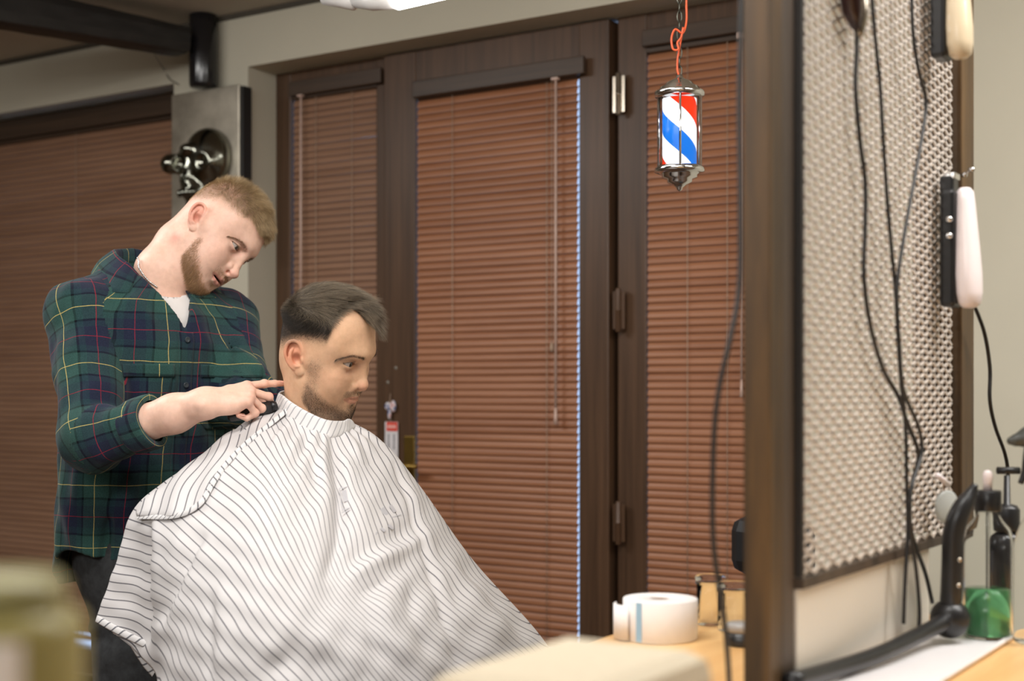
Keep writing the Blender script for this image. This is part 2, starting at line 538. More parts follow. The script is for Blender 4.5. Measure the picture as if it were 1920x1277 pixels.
def skin_mat(name):
    m = Mat(name)
    a = m.n('ShaderNodeAttribute'); a.attribute_name = 'pigment'
    f = m.noise(m.coord('Object'), 90, 4, .6)
    f2 = m.noise(m.coord('Object'), 700, 2, .6)
    v = m.ramp(f, [(.3, (.93, .90, .88)), (.7, (1.05, 1.05, 1.05))])
    mx = m.n('ShaderNodeMix'); mx.data_type = 'RGBA'; mx.blend_type = 'MULTIPLY'; mx.inputs[0].default_value = 1
    m.l(a.outputs['Color'], mx.inputs[6]); m.l(v, mx.inputs[7])
    m.l(mx.outputs[2], m.b.inputs['Base Color'])
    m.set(rough=.48, spec=.4, sss=.12)
    m.b.inputs['Subsurface Radius'].default_value = (1, .35, .2)
    m.b.inputs['Subsurface Scale'].default_value = .006
    m.bump(f2, .12, .0006)
    return m.m
def attr_mat(name, rough=.5, **kw):
    m = Mat(name); a = m.n('ShaderNodeAttribute'); a.attribute_name = 'pigment'
    m.l(a.outputs['Color'], m.b.inputs['Base Color']); m.set(rough=rough, **kw)
    return m.m
def hair_mat(name, c1, c2, rough=.4):
    m = Mat(name)
    h = m.n('ShaderNodeHairInfo')
    c = m.ramp(h.outputs['Random'], [(0, c1), (1, c2)])
    m.l(c, m.b.inputs['Base Color']); m.set(rough=rough, spec=.35)
    return m.m
M_eye = attr_mat('eyeball', .06, coat=.5)
def xf(Mw, P): return np.asarray(P) @ Mw[:3, :3].T + Mw[:3, 3]
def head_matrix(yaw, pitch, roll, T):
    """head coordinates -> room"""
    R = rot3(math.radians(yaw), math.radians(pitch), math.radians(roll))
    M = np.eye(4); M[:3, :3] = RM @ R; M[:3, 3] = v2w(np.array(T))
    return M
def sample_faces(V, Q, wt, n, rng):
    """random points on quads weighted by area*wt(face centre weights)"""
    a = V[Q[:, 0]]; b = V[Q[:, 1]]; c = V[Q[:, 2]]; d = V[Q[:, 3]]
    ar = .5 * np.linalg.norm(np.cross(c - a, d - b), axis=1) * wt
    cs = np.cumsum(ar); i = np.searchsorted(cs, rng.random(n) * cs[-1])
    u = rng.random(n)[:, None]; v = rng.random(n)[:, None]
    P = (a[i] * (1 - u) + b[i] * u) * (1 - v) + (d[i] * (1 - u) + c[i] * u) * v
    return P, i
# ------------------------------------------------------------------ the two heads
HEAD = {}
def catm(x, xs, ys): return np.interp(x, xs, ys)
def skin_pigment_and_shade(V, base, who, mo):
    P = V
    C = np.tile(np.array(base), (len(V), 1))
    ax = np.abs(P[:, 0])
    red = np.array(srgb(214, 128, 112))
    S = np.stack([ax, P[:, 1], P[:, 2]], 1)
    C = mixc(C, .30 * blob(S, (.045, .058, -.032), (.022, .03, .022)), red)
    C = mixc(C, .35 * blob(S, (.006, .112, -.042), (.014, .014, .012)), red)
    earm = sstep(ax, .0735, .079) * np.minimum(1, 1.6 * blob(S, (.082, -.012, -.014), (.03, .020, .028)))
    C = mixc(C, .45 * earm, srgb(216, 116, 92))
    C = mixc(C, .75 * blob(S, (.0745, -.0035, -.018), (.006, .0085, .010)), srgb(176, 84, 60))  # ear hollow: its shade is put into the skin colour
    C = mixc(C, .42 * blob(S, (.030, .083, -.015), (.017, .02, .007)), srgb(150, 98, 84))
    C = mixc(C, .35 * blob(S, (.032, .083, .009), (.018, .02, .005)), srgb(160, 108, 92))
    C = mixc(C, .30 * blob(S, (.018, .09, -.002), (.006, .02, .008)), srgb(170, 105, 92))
    C = mixc(C, .58 * lip_mask(V, mo), srgb(190, 118, 104) if who == 'client' else srgb(206, 122, 112))
    if mo:
        C = mixc(C, blob(S, (0, .085, -.0705 - mo * .5), (.026, .020, .0035)) * (P[:, 1] < .094), (.03, .008, .006))
    return C
def beard_mask(P, who):
    ax = np.abs(P[:, 0]); y = P[:, 1]; z = P[:, 2]
    if who == 'client':
        # jaw line, chin, moustache
        low = sstep(-z - (.052 + .62 * np.clip(y - .030, -.02, .07) * 1.0 - .25 * np.clip(y - .075, 0, .03)), -.010, .012)
        side = sstep(y, .018, .032) * sstep(.052 - y, -.008, .010) * sstep(.004 - z, 0, .02)
        m = np.maximum(low * sstep(y, .020, .036), side * .38)
        m *= sstep(z + .122 + .2 * (y - .03), -.004, .006)
    else:
        edge = .040 + .95 * np.clip(y - .030, -.02, .07)
        low = sstep(-z - edge, -.010, .016)
        m = low * sstep(y, .026, .038)
        m = np.maximum(m, sstep(y, .026, .036) * sstep(.048 - y, -.002, .008) * sstep(-.034 - z, 0, .016) * .9)
    must = sstep(-.0515 - z, -.001, .003) * sstep(z + .0665 - .10 * np.clip(ax, 0, .03) * 0, -.002, .002) * sstep(.036 - ax, -.004, .006) * sstep(y, .070, .078)
    corner = blob(np.stack([ax, y, z], 1), (.034, .078, -.074), (.005, .012, .012)) * .8
    soul = blob(np.stack([ax, y, z], 1), (0, .093, -.0875), (.008, .012, .005)) * 1.1
    must = must * (.62 if who == 'client' else .5)
    if who != 'client': corner *= .6; soul *= .5
    m = np.maximum.reduce([m, must, corner, np.minimum(soul, 1)])
    m *= sstep(z - (-.072 - .83 * (y - .012) - .008), -.004, .007)
    m *= 1 - sstep(lip_mask(P, .004 if who != 'client' else 0), .1, .5)
    m *= 1 - .85 * blob(np.stack([ax, y, z], 1), (.020, .088, -.088), (.010, .010, .005))
    return np.clip(m, 0, 1)
def client_scalp(P):
    """0..1 hair cover and length in metres"""
    ax = np.abs(P[:, 0]); y = P[:, 1]; z = P[:, 2]
    # front limit as function of |x| : forelock at the middle, deep recess at the temple, straight side edge
    fy = np.where(ax < .030, catm(ax, [0, .010, .020, .030], [.083, .079, .062, .046]), catm(ax, [.030, .045, .060, .072, .080], [.048, .044, .043, .049, .053]))
    front = sstep(fy - y, -.003, .005)
    fade = sstep(z - (.022 + .10 * np.clip(-y, 0, .1) * -1.0), -.006, .030)
    fade = sstep(z - catm(y, [-.10, -.05, 0, .05], [-.044, -.024, .012, .026]), -.008, .040)
    return front * fade
def barber_scalp(P):
    ax = np.abs(P[:, 0]); y = P[:, 1]; z = P[:, 2]
    fz = catm(ax, [0, .03, .05, .062, .072], [.047, .056, .062, .054, .040])
    fy = catm(z, [.0, .03, .045, .062], [.040, .046, .060, .105])
    front = np.where(y > .045, sstep(z - fz, -.002, .005), 1) * sstep(fy - y, -.004, .006)
    fade = sstep(z - catm(y, [-.10, -.05, 0, .05], [-.012, .004, .034, .040]), -.006, .026)
    return front * fade
def make_head(who, pose, pr, gaze, base, hair, iris, parent_name, h=.0017):
    fn = head_fn(pr)
    V, Q = surface(fn, (-.1, -.125, pr.get('zmin', -.2)), (.1, .14, .13), h, 1)
    N = vnorm(V, Q)
    Mw = head_matrix(*pose)
    C = skin_pigment_and_shade(V, base, who, pr.get('open', 0))
    bm = beard_mask(V, who)
    scal = client_scalp(V) if who == 'client' else barber_scalp(V)
    # clipped hair and stubble tint the skin they grow from
    C = mixc(C, bm * (.46 if who == 'client' else .22), srgb(74, 62, 54) if who == 'client' else srgb(120, 90, 62))
    C = mixc(C, np.clip(scal * 1.15, 0, 1) ** 1.2 * (.93 if who == 'client' else .45), srgb(40, 38, 36) if who == 'client' else srgb(126, 100, 70))
    return dict(fn=fn, V=V, Q=Q, N=N, M=Mw, C=C, beard=bm, scalp=scal, gaze=gaze, iris=iris)
def frot(M, D): return D @ M[:3, :3].T
def unit(D): return D / (np.linalg.norm(D, axis=1)[:, None] + 1e-9)
def noise3(P, s, seed=0):
    r = np.random.default_rng(seed); o = np.zeros(len(P))
    for _ in range(6):
        k = r.normal(size=3) / s; o += np.sin(P @ k + r.random() * 6.28)
    return o / 6 ** .5
def add_hair(H, who, parent, mats):
    rng = np.random.default_rng(5 if who == 'client' else 9)
    V, Q, N, M = H['V'], H['Q'], H['N'], H['M']
    fc = V[Q].mean(1); fn_ = unit(N[Q].mean(1))
    sc = client_scalp(fc) if who == 'client' else barber_scalp(fc)
    n = 40000 if who == 'client' else 30000
    P, i = sample_faces(V, Q, sc ** 1.3, n, rng)
    nn = fn_[i]; ax = np.abs(P[:, 0]); y = P[:, 1]; z = P[:, 2]
    s = client_scalp(P) if who == 'client' else barber_scalp(P)
    jit = rng.normal(size=P.shape)
    if who == 'client':
        topm = sstep(z - catm(ax, [0, .04, .08], [.046, .050, .066]), -.026, .026)
        top = np.clip(topm, 0, 1)
        L = .0012 + .0125 * s * sstep(z, .015, .06) + top * (.010 + .014 * sstep(y, -.05, .05) - .002 * sstep(y, .02, .07))
        L *= (1 - .62 * sstep(ax, .018, .036) * sstep(y, -.01, .03) * top) * (1 - .30 * sstep(ax, .04, .055) * sstep(y, -.005, .035))
        L *= 1 + .22 * jit[:, 0].clip(-1.5, 1.5) * .6
        flow = np.stack([-5.0 * P[:, 0] * sstep(y, -.02, .05) - .10, 1.0 + 0 * y, .02 - .16 * sstep(y, .03, .085)], 1)
        side = np.stack([0 * y, -.25 + 0 * y, -.8 + 0 * y], 1)
        fl = flow * top[:, None] + side * (1 - top[:, None])
        cl = noise3(P, .012, 3)[:, None] * np.array([.35, 0, .12]) + noise3(P, .02, 4)[:, None] * np.array([.0, .1, .25])
        fl = fl + cl * top[:, None]
        fl = fl - nn * (fl * nn).sum(1)[:, None] * (.75 * (1 - top[:, None]) + .45)
        D = unit(nn * (.85 - .12 * top[:, None]) + fl * (.35 + .55 * top[:, None]) + jit * .10)
        cu = fl * (.5 + .2 * top[:, None]) - nn * .30 * top[:, None] + np.array([0, 0, -.12]) * (top * sstep(y, .03, .08))[:, None] + jit[:, ::-1] * .05
        rad = .00011 + .00005 * top
    else:
        L = .0022 + .007 * s * sstep(z, .035, .075) + .009 * sstep(z, .06, .10) + .005 * sstep(y, .04, .085) * sstep(.03 - np.abs(P[:, 0]) * .4, 0, .02)
        L *= 1 + .2 * jit[:, 0].clip(-1.5, 1.5) * .6
        fl = np.stack([.2 * np.sign(P[:, 0]) * sstep(ax, .03, .07), .75 + 0 * y, -.30 - .5 * sstep(y, .03, .08) - .5 * sstep(ax, .05, .075)], 1)
        fl = fl + noise3(P, .007, 3)[:, None] * np.array([.8, .1, .35]) - .0
        fl = fl - nn * (fl * nn).sum(1)[:, None]
        D = unit(nn * .75 + fl * .6 + jit * .12)
        cu = fl * .45 - nn * .10 + jit[:, ::-1] * .06
        rad = .00011 + 0 * y
    if who == 'client':
        tm = top + rng.normal(size=len(P)) * .18 > .55
        for msk, mt in ((tm, mats[0]), (~tm, mats[3])): strands('hair', xf(M, P[msk]), frot(M, D[msk]), L[msk], frot(M, cu[msk]), rad[msk], mt, parent, 6)
    else: strands('hair', xf(M, P), frot(M, D), L, frot(M, cu), rad, mats[0], parent, 6)
    # beard and moustache
    bm = beard_mask(fc, who)
    nb = 22000 if who == 'client' else 9500
    P, i = sample_faces(V, Q, bm ** 1.3, nb, rng); nn = fn_[i]; jit = rng.normal(size=P.shape)
    y = P[:, 1]; z = P[:, 2]
    if who == 'client': L = .0013 + .0018 * sstep(-z, .075, .11) * rng.random(nb)
    else: L = .0030 + .0085 * sstep(-z, .070, .112) * (.4 + .6 * rng.random(nb)) * beard_mask(P, who)
    fl = np.stack([0 * y, .15 + 0 * y, -1 + 0 * y], 1); fl = fl - nn * (fl * nn).sum(1)[:, None]
    D = unit(nn * .55 + fl * .75 + jit * .18)
    strands('beard', xf(M, P), frot(M, D), L, frot(M, fl * .25 + jit * .1), .00006 if who == 'client' else .00010, mats[1], parent, 4)
    # eyebrows and upper lashes
    PB = []; DB = []; LB = []
    f = H['fn']
    for sd in (-1, 1):
        nb = 420
        t = rng.random(nb); w = rng.normal(size=nb) * .0016 * (1.15 - .6 * t)
        arc = crs([(.015, .0118), (.024, .0168), (.040, .0200), (.053, .0155), (.063, .0065)], 8)
        if who != 'client': arc = arc + (-.002, -.0055)
        u = np.linspace(0, 1, len(arc)); X = np.interp(t, u, arc[:, 0]); Z = np.interp(t, u, arc[:, 1]) + w
        Y = np.full(nb, .115)
        pts = np.stack([sd * X, Y, Z], 1).astype(np.float32)
        for _ in range(30):
            d = f(pts); pts[:, 1] -= np.clip(d, -.004, .004) * .8
        dx = np.interp(t, u, np.gradient(arc[:, 0])); dzz = np.interp(t, u, np.gradient(arc[:, 1]))
        dr = unit(np.stack([sd * dx, -.35 * dx, dzz + .35 * dx * (1 - 1.4 * t)], 1))
        DB.append(unit(dr + np.array([0, .45, 0]) + rng.normal(size=(nb, 3)) * .15)); PB.append(pts); LB.append(.0055 + .002 * rng.random(nb))
    P = np.concatenate(PB); D = np.concatenate(DB); L = np.concatenate(LB)
    strands('eyebrow', xf(M, P), frot(M, D), L, frot(M, D * 0), .00012, mats[2], parent, 4)
    hU, hL = H['lids']; PB = []; DB = []
    for sd in (-1, 1):
        e = EYE * (sd, 1, 1); uu = np.linspace(-.0145, .0150, 44)
        zz = -.0015 * (-uu / .0165) * -1 * -1 + hU * (1 - (uu / .0165) ** 2)
        zz = -.0015 * (-uu / .0165) + hU * (1 - (uu / .0165) ** 2)
        xx = uu + .0006
        yy = np.sqrt(np.maximum(.0142 ** 2 - xx ** 2 - zz ** 2, 1e-6))
        PB.append(np.stack([e[0] + sd * xx, e[1] + yy, zz], 1)); DB.append(unit(np.stack([sd * xx * 25, 1 + 0 * xx, .25 + 0 * xx], 1)))
    P = np.concatenate(PB); D = np.concatenate(DB)
    strands('eyelash', xf(M, P), frot(M, D), np.full(len(P), .0048 if who == 'client' else .0032), frot(M, np.tile([0, -.1, .35], (len(P), 1))), .00022, mats[2], parent, 4)
# ------------------------------------------------------------------ the two men
def k2h(pose, Pk):
    R = rot3(*[math.radians(a) for a in pose[:3]]); return (np.asarray(Pk) - np.array(pose[3])) @ R
POSE_C = (-110.1, -23.7, 10.7, (-.3603, 2.6337, .0909))
POSE_B = (-113.6, -40.4, -26.7, (-.6294, 2.9378, .3444))
def neck_chain(pose, ptsK, rs):
    q = k2h(pose, ptsK)
    return [(0, -.014, -.05, .052)] + [(*a, r) for a, r in zip(q, rs)]
# ---------------- barber: joints in the view frame
SH_R = pk(150, 590, 2.79); SH_L = pk(425, 605, 3.02)
EL_R = pk(172, 826, 2.65); WR_R = pk(390, 755, 2.565); CUFF_R = pk(277, 793, 2.610)
EL_L = pk(463, 752, 2.86); WR_L = pk(580, 782, 2.86)
LAT = np.array([.7071, .7071, 0]); FWD = np.array([.7071, -.7071, 0])   # barber's left, barber's front
NB_B = pk(283, 540, 2.905)
SP = np.array([[.24, -.750, 2.902, .060, .060], [.215, -.749, 2.900, .095, .076], [.185, -.746, 2.898, .150, .092], [.155, -.744, 2.896, .178, .105], [.10, -.744, 2.894, .192, .120], [0, -.752, 2.896, .192, .128],
               [-.15, -.766, 2.905, .184, .126], [-.30, -.780, 2.918, .182, .130], [-.42, -.788, 2.928, .186, .136], [-.60, -.79, 2.93, .186, .136]])[::-1]
def torso_uv(p):
    z = p[:, 2]
    cx = np.interp(z, SP[:, 0], SP[:, 1]); cy = np.interp(z, SP[:, 0], SP[:, 2])
    a = np.interp(z, SP[:, 0], SP[:, 3]); b = np.interp(z, SP[:, 0], SP[:, 4])
    dx = p[:, 0] - cx; dy = p[:, 1] - cy
    return dx * LAT[0] + dy * LAT[1], dx * FWD[0] + dy * FWD[1], a, b
def d_torso(p, grow=0.):
    u, w, a, b = torso_uv(p)
    a = a + grow; b = b + grow
    k0 = np.sqrt((u / a) ** 2 + (w / b) ** 2); k1 = np.sqrt((u / a ** 2) ** 2 + (w / b ** 2) ** 2)
    d = k0 * (k0 - 1) / np.maximum(k1, 1e-6) * .85
    return np.maximum(d, (p[:, 2] - (.235 + grow)) * .7)
SLEEVE_R = ([SH_R, EL_R, CUFF_R], [.064, .058, .048])
SLEEVE_L = ([SH_L, EL_L, EL_L + (WR_L - EL_L) * .72], [.060, .053, .040])
def folds_shirt(f):
    B = lambda a, b, w, amp: f.bump(pk(*a), pk(*b), w, amp * 1.35)
    # right elbow and sleeve
    B((205, 757, 2.62), (150, 790, 2.62), .010, .007); B((215, 775, 2.61), (160, 815, 2.61), .009, -.006); B((220, 750, 2.63), (175, 760, 2.60), .009, -.005)
    B((110, 620, 2.74), (205, 690, 2.72), .014, -.004); B((105, 700, 2.70), (200, 735, 2.68), .014, .005); B((215, 610, 2.78), (205, 740, 2.72), .012, -.007)
    B((125, 560, 2.75), (190, 640, 2.72), .012, .004); B((170, 850, 2.61), (255, 835, 2.60), .010, .004); B((160, 835, 2.61), (250, 790, 2.59), .008, -.004)
    B((225, 740, 2.60), (262, 765, 2.60), .008, .004)
    # torso
    B((225, 640, 2.76), (250, 760, 2.76), .014, -.006); B((250, 560, 2.77), (330, 640, 2.75), .016, .005); B((240, 860, 2.77), (300, 830, 2.75), .014, -.006)
    B((330, 700, 2.78), (345, 1000, 2.8), .010, .003); B((380, 860, 2.83), (430, 800, 2.86), .014, -.005); B((160, 900, 2.80), (230, 960, 2.77), .018, .006)
    B((140, 880, 2.83), (180, 1040, 2.80), .016, -.006); B((250, 900, 2.76), (235, 1040, 2.77), .016, .007); B((215, 930, 2.77), (195, 1050, 2.78), .014, -.006)
    B((300, 880, 2.75), (310, 1000, 2.76), .016, -.005); B((395, 640, 2.83), (435, 700, 2.86), .012, -.005); B((434, 600, 2.9), (441, 735, 2.9), .010, -.013); B((208, 640, 2.76), (214, 760, 2.70), .010, -.008)
    # left sleeve
    B((440, 650, 2.88), (490, 690, 2.86), .010, .005); B((450, 690, 2.86), (495, 715, 2.84), .009, -.005); B((440, 720, 2.83), (490, 735, 2.82), .010, .004)
def shirt_fn(p):
    f = Field(p)
    f.d = d_torso(f.p).astype(np.float32)
    f.path(SLEEVE_R[0], SLEEVE_R[1], .040, kin=.02)
    f.path(SLEEVE_L[0], SLEEVE_L[1], .040, kin=.02)
    for s in (SH_R, SH_L):
        f.ell(s + np.array([0, 0, .004]), (.061, .061, .048), .03)
    f.path([NB_B + np.array([-.03, .01, -.030]), (NB_B + SH_R) / 2 + np.array([0, 0, .004]), SH_R + np.array([0.01, 0, .012])], [.054, .056, .052], .04, kin=.02)
    f.path([NB_B + np.array([.02, .03, -.045]), (NB_B + SH_L) / 2 + np.array([0, 0, .010]), SH_L + np.array([-.01, 0, .008])], [.055, .055, .048], .05, kin=.02)
    folds_shirt(f)
    f.d = f.d - (.0034 * noise3(f.p @ np.array([[1, 0, .35], [0, 1, -.25], [.2, .1, .55]]), .026, 11) + .0019 * noise3(f.p * np.array([1, 1, .7]), .013, 12)).astype(np.float32)
    # cloth shell, open at neck, cuffs and hem
    d = f.d; q = f.p
    d = smax(d, -(d + .011), .002)
    u, w, a, b = torso_uv(q)
    hem = -.318 - .085 * sstep(-w, -.02, .10) - .03 * sstep(w, .03, .12) + .0 * u
    d = smax(d, hem - q[:, 2], .003)
    for (pts, rs) in (SLEEVE_R, SLEEVE_L):
        ax = pts[2] - pts[1]; ax = ax / np.linalg.norm(ax); c = pts[2] + ax * .004
        s = (q - c.astype(np.float32)) @ ax.astype(np.float32)
        near = ((q - c.astype(np.float32)) ** 2).sum(1) < .12 ** 2
        d = np.where(near, smax(d, s, .002), d)
    za = .128                                            # lowest point of the open front
    v = np.maximum(np.abs(u - .004) - np.maximum(q[:, 2] - za, 0) * .55, za - q[:, 2])
    d = np.where(w > .02, smax(d, -np.maximum(v, -.0 - w + .02), .002), d)
    nk = d_cone(q, NB_B - np.array([0, 0, .03]), NB_B + np.array([.03, -.02, .10]), .064, .070)
    d = smax(d, -nk, .003)
    return d
def plaid_mat():
    m = Mat('plaid_flannel')
    uvn = m.n('ShaderNodeUVMap'); uvn.uv_map = 'UVMap'
    sp = m.n('ShaderNodeSeparateXYZ'); m.l(uvn.outputs[0], sp.inputs[0])
    nz = m.noise(m.coord('Object'), 11, 2)
    wob = m.math('MULTIPLY', m.math('SUBTRACT', nz, .5), .09)
    def bands(sock):
        x = m.math('ADD', m.math('DIVIDE', sock, .124), wob)
        fr = m.math('FRACT', m.math('ADD', x, 100.0))
        G, Nv, K, Y, Rd, T = srgb(48, 80, 75), srgb(34, 40, 60), srgb(11, 16, 23), srgb(200, 182, 112), srgb(138, 38, 54), srgb(35, 57, 65)
        r = m.n('ShaderNodeValToRGB'); r.color_ramp.interpolation = 'CONSTANT'
        st = [(0, Y), (.0048, G), (.20, K), (.235, T), (.33, Nv), (.4940, Rd), (.5060, Nv), (.67, T), (.765, K), (.80, G), (.9952, Y)]
        e = r.color_ramp.elements
        while len(e) < len(st): e.new(.5)
        for i, (p, c) in enumerate(st): e[i].position = p; e[i].color = (*c, 1)
        m.l(fr, r.inputs[0])
        line = m.math('MAXIMUM', m.math('LESS_THAN', m.math('ABSOLUTE', m.math('SUBTRACT', m.math('FRACT', m.math('ADD', fr, .5)), .5)), .0062), m.math('LESS_THAN', m.math('ABSOLUTE', m.math('SUBTRACT', fr, .5)), .0068))
        return r.outputs[0], line
    cu, lu = bands(sp.outputs[0]); cv, lv = bands(sp.outputs[1])
    base = m.mix(.5, cu, cv)
    base = m.mix(m.math('MULTIPLY', lu, .58), base, cu)
    base = m.mix(m.math('MULTIPLY', lv, .66), base, cv)
    n2 = m.noise(m.coord('Object'), 420, 3, .7)
    sc = m.ramp(n2, [(.3, (.72, .72, .72)), (.7, (1.18, 1.18, 1.18))])
    mx = m.n('ShaderNodeMix'); mx.data_type = 'RGBA'; mx.blend_type = 'MULTIPLY'; mx.inputs[0].default_value = 1
    m.l(base, mx.inputs[6]); m.l(sc, mx.inputs[7]); m.l(mx.outputs[2], m.b.inputs['Base Color'])
    m.set(rough=.95, spec=.15, sheen=.12)
    m.bump(n2, .25, .0012)
    return m.m
def limb_uv(p, pts, ref, only=None):
    """length along a chain and distance around it"""
    pts = np.array(pts); ref0 = np.asarray(ref, float); L0 = 0; best = np.full(len(p), 9.); U = np.zeros(len(p)); Vv = np.zeros(len(p)); seg = np.zeros(len(p), int)
    for i in range(len(pts) - 1):
        a, b = pts[i], pts[i + 1]; ba = b - a; L = np.linalg.norm(ba); ax = ba / L
        h = np.clip((p - a) @ ax, 0, L)
        if i == 0: h = np.minimum((p - a) @ ax, L)
        if i == len(pts) - 2: h = np.maximum((p - a) @ ax, 0)
        q = p - a - h[:, None] * ax; d = np.linalg.norm(q, axis=1)
        if i == 0: r = ref0 - ax * (ref0 @ ax); r /= np.linalg.norm(r)
        else:
            k_ = np.cross(pax, ax); sn = np.linalg.norm(k_); cs_ = pax @ ax; k_ = k_ / max(sn, 1e-9)
            r = r * cs_ + np.cross(k_, r) * sn + k_ * (k_ @ r) * (1 - cs_)
        pax = ax; t = np.cross(ax, r)
        if only is not None: d = np.where(only == i, 0., 1.)
        ang = np.arctan2(q @ t, q @ r)
        m = d < best
        seg[m] = i; best[m] = d[m]; U[m] = ang[m] * .058; Vv[m] = L0 + h[m]
        L0 += L
    return U, Vv, best, seg
def shirt_uv(V, Q):
    fc = V[Q].mean(1)
    u, w, a, b = torso_uv(fc)
    dT = d_torso(fc.astype(np.float32))
    uR, vR, dR, sR = limb_uv(fc, SLEEVE_R[0], FWD); uL, vL, dL, sL = limb_uv(fc, SLEEVE_L[0], FWD)
    s = 1.0
    offR = (fc - SH_R) @ LAT; offL = (fc - SH_L) @ LAT
    isR = (dR - .062 < dT - .004) & (offR < .030); isL = (dL - .062 < dT - .004) & (offL > -.030)
    UV = np.zeros((len(Q), 4, 2))
    for k in range(4):
        p = V[Q[:, k]]
        u, w, a, b = torso_uv(p)
        ang = np.arctan2(u / a, w / b)
        fa = np.arctan2(*torso_uv(fc)[:2]) if False else np.arctan2(torso_uv(fc)[0] / torso_uv(fc)[2], torso_uv(fc)[1] / torso_uv(fc)[3])
        ang = np.where(ang - fa > 3, ang - 2 * np.pi, np.where(ang - fa < -3, ang + 2 * np.pi, ang))
        UV[:, k, 0] = ang * .165 + .004 + .030; UV[:, k, 1] = p[:, 2] - .060 + .05 * (u * .3)
        for msk, ch, fu, sg in ((isR, SLEEVE_R, uR, sR), (isL, SLEEVE_L, uL, sL)):
            uu, vv, _, _ = limb_uv(p[msk], ch[0], FWD, sg[msk])
            du = uu - fu[msk]; uu = np.where(du > .18, uu - 2 * np.pi * .058, np.where(du < -.18, uu + 2 * np.pi * .058, uu))
            UV[msk, k, 0] = uu + .055; UV[msk, k, 1] = -vv + .030
    return UV
def kmesh(name, V, Q, mat, parent): return mesh_np(name, v2w(V), Q, mat, parent)
# ---------------- hand
def hand_parts(f, W, a, th, dn, curl, s=1.0):
    """W wrist, a along the hand, th thumb side, dn back-of-hand; curl: per finger (b1,b2,b3,splay)"""
    P = lambda x, y, z: W + (a * x + th * y + dn * z) * s
    base = [(.090, .030), (.094, .0095), (.090, -.0105), (.082, -.0285)]
    lens = [(.043, .026, .022), (.047, .029, .023), (.043, .027, .023), (.034, .021, .021)]
    rad = [(.0094, .0086, .0076, .0062), (.0096, .0088, .0078, .0064), (.0092, .0084, .0074, .0060), (.0084, .0076, .0066, .0054)]
    tips = []
    for i, (bx, by) in enumerate(base):
        f.path([P(.004, by * .45, 0), P(.05, by * .82, .001), P(bx, by, .002)], [.0155 * s, .0135 * s, .0118 * s], .012, kin=.006)
    f.ell(P(.045, -.020, -.009), (.030 * s, .020 * s, .014 * s), .012, R=np.stack([a, th, dn], 1))
    f.ell(P(.035, .022, -.011), (.032 * s, .018 * s, .015 * s), .012, R=np.stack([a, th, dn], 1))
    for i, (bx, by) in enumerate(base):
        b1, b2, b3, sp = curl[i]
        p = P(bx, by, .002); ang = 0; pts = [p]
        for L, bb in zip(lens[i], (b1, b2, b3)):
            ang += bb
            d = a * math.cos(ang) - dn * math.sin(ang) + th * math.tan(sp)
            p = p + d / np.linalg.norm(d) * L * s; pts.append(p)
        f.path(pts, [r * s for r in rad[i]], .0035, kin=.003)
        for j in (0, 1):
            f.ell(pts[j] + dn * .0015, (.0098 * s if j == 0 else .0088 * s,) * 3, .004)
        tips.append(pts)
    return tips
def finger_nail(tip, prev, dn, w, parent, mat):
    pass
# ------------------------------------------------------------------ the striped cape
STR = {  # image rows / points where numbered stripes run (used only to lay the cloth's weave coordinate)
 'edge': [(500, 806, 20), (485, 809, 21), (470, 819, 22), (457, 826, 23), (442, 838, 24), (429, 848, 25), (418, 861, 26), (407, 874, 27), (394, 888, 28), (384, 901, 29), (376, 917, 30), (366, 928, 31), (353, 942, 32), (344, 952, 33), (332, 963, 34), (313, 968, 35), (289, 968, 36)],
 'crease': [(284, y, 37 + i) for i, y in enumerate((988, 1009, 1025, 1043, 1060, 1078, 1094, 1112, 1130, 1147, 1165, 1180))],
 'left': [(x, y, 37 + i) for i, (x, y) in enumerate(((252, 980), (247, 995), (240, 1011), (233, 1028), (228, 1043), (221, 1059), (214, 1075), (209, 1092), (202, 1107), (196, 1123), (191, 1138), (185, 1154)))],
 'x460': [(460, y, 24 + i) for i, y in enumerate((851, 875, 896, 915, 939, 962, 987, 1016, 1041, 1069, 1098, 1127, 1159, 1193, 1218, 1246, 1275))],
 'x340': [(340, y, 34 + i) for i, y in enumerate((972, 993, 1015, 1040, 1062, 1085, 1105, 1127, 1150, 1172, 1197, 1220, 1245, 1270))],
 'y940': [(x, 940, 28 - i) for i, x in enumerate((464, 485, 503, 515, 525, 537, 550, 563, 576, 589, 604, 616, 629, 634, 637, 641, 650, 660, 671, 682, 694, 705, 717, 730, 745, 760, 772, 780, 788, 796, 804, 812, 818))],
 'y1080': [(x, 1080, 33 - i) for i, x in enumerate((466, 482, 497, 512, 529, 547, 560, 572, 585, 595, 604, 610, 618, 625, 633, 642, 650, 660, 674, 688, 703, 717, 732, 745, 755, 768, 778, 788, 808, 818, 827, 837, 847, 857, 868, 880, 890, 897, 905))],
 'y860': [(418, 860, 26), (440, 860, 25), (463, 860, 24), (483, 860, 23), (500, 860, 22), (515, 860, 21), (527, 860, 20), (540, 860, 19)] + [(x, 860, 18 - i) for i, x in enumerate((552, 564, 574, 584, 597, 612, 618, 628, 639, 647, 657, 667, 677, 688, 699, 713, 727, 738))],
 'y1200': [(x, 1200, 37 - i) for i, x in enumerate((465, 489, 510, 531, 558, 584, 600, 610, 624, 634, 645, 657, 668, 683, 695, 705, 715, 724, 734, 746, 758, 770, 785, 803, 815, 828, 845, 852, 869, 884, 899, 914, 931, 948, 963, 978, 995, 1010))],
}
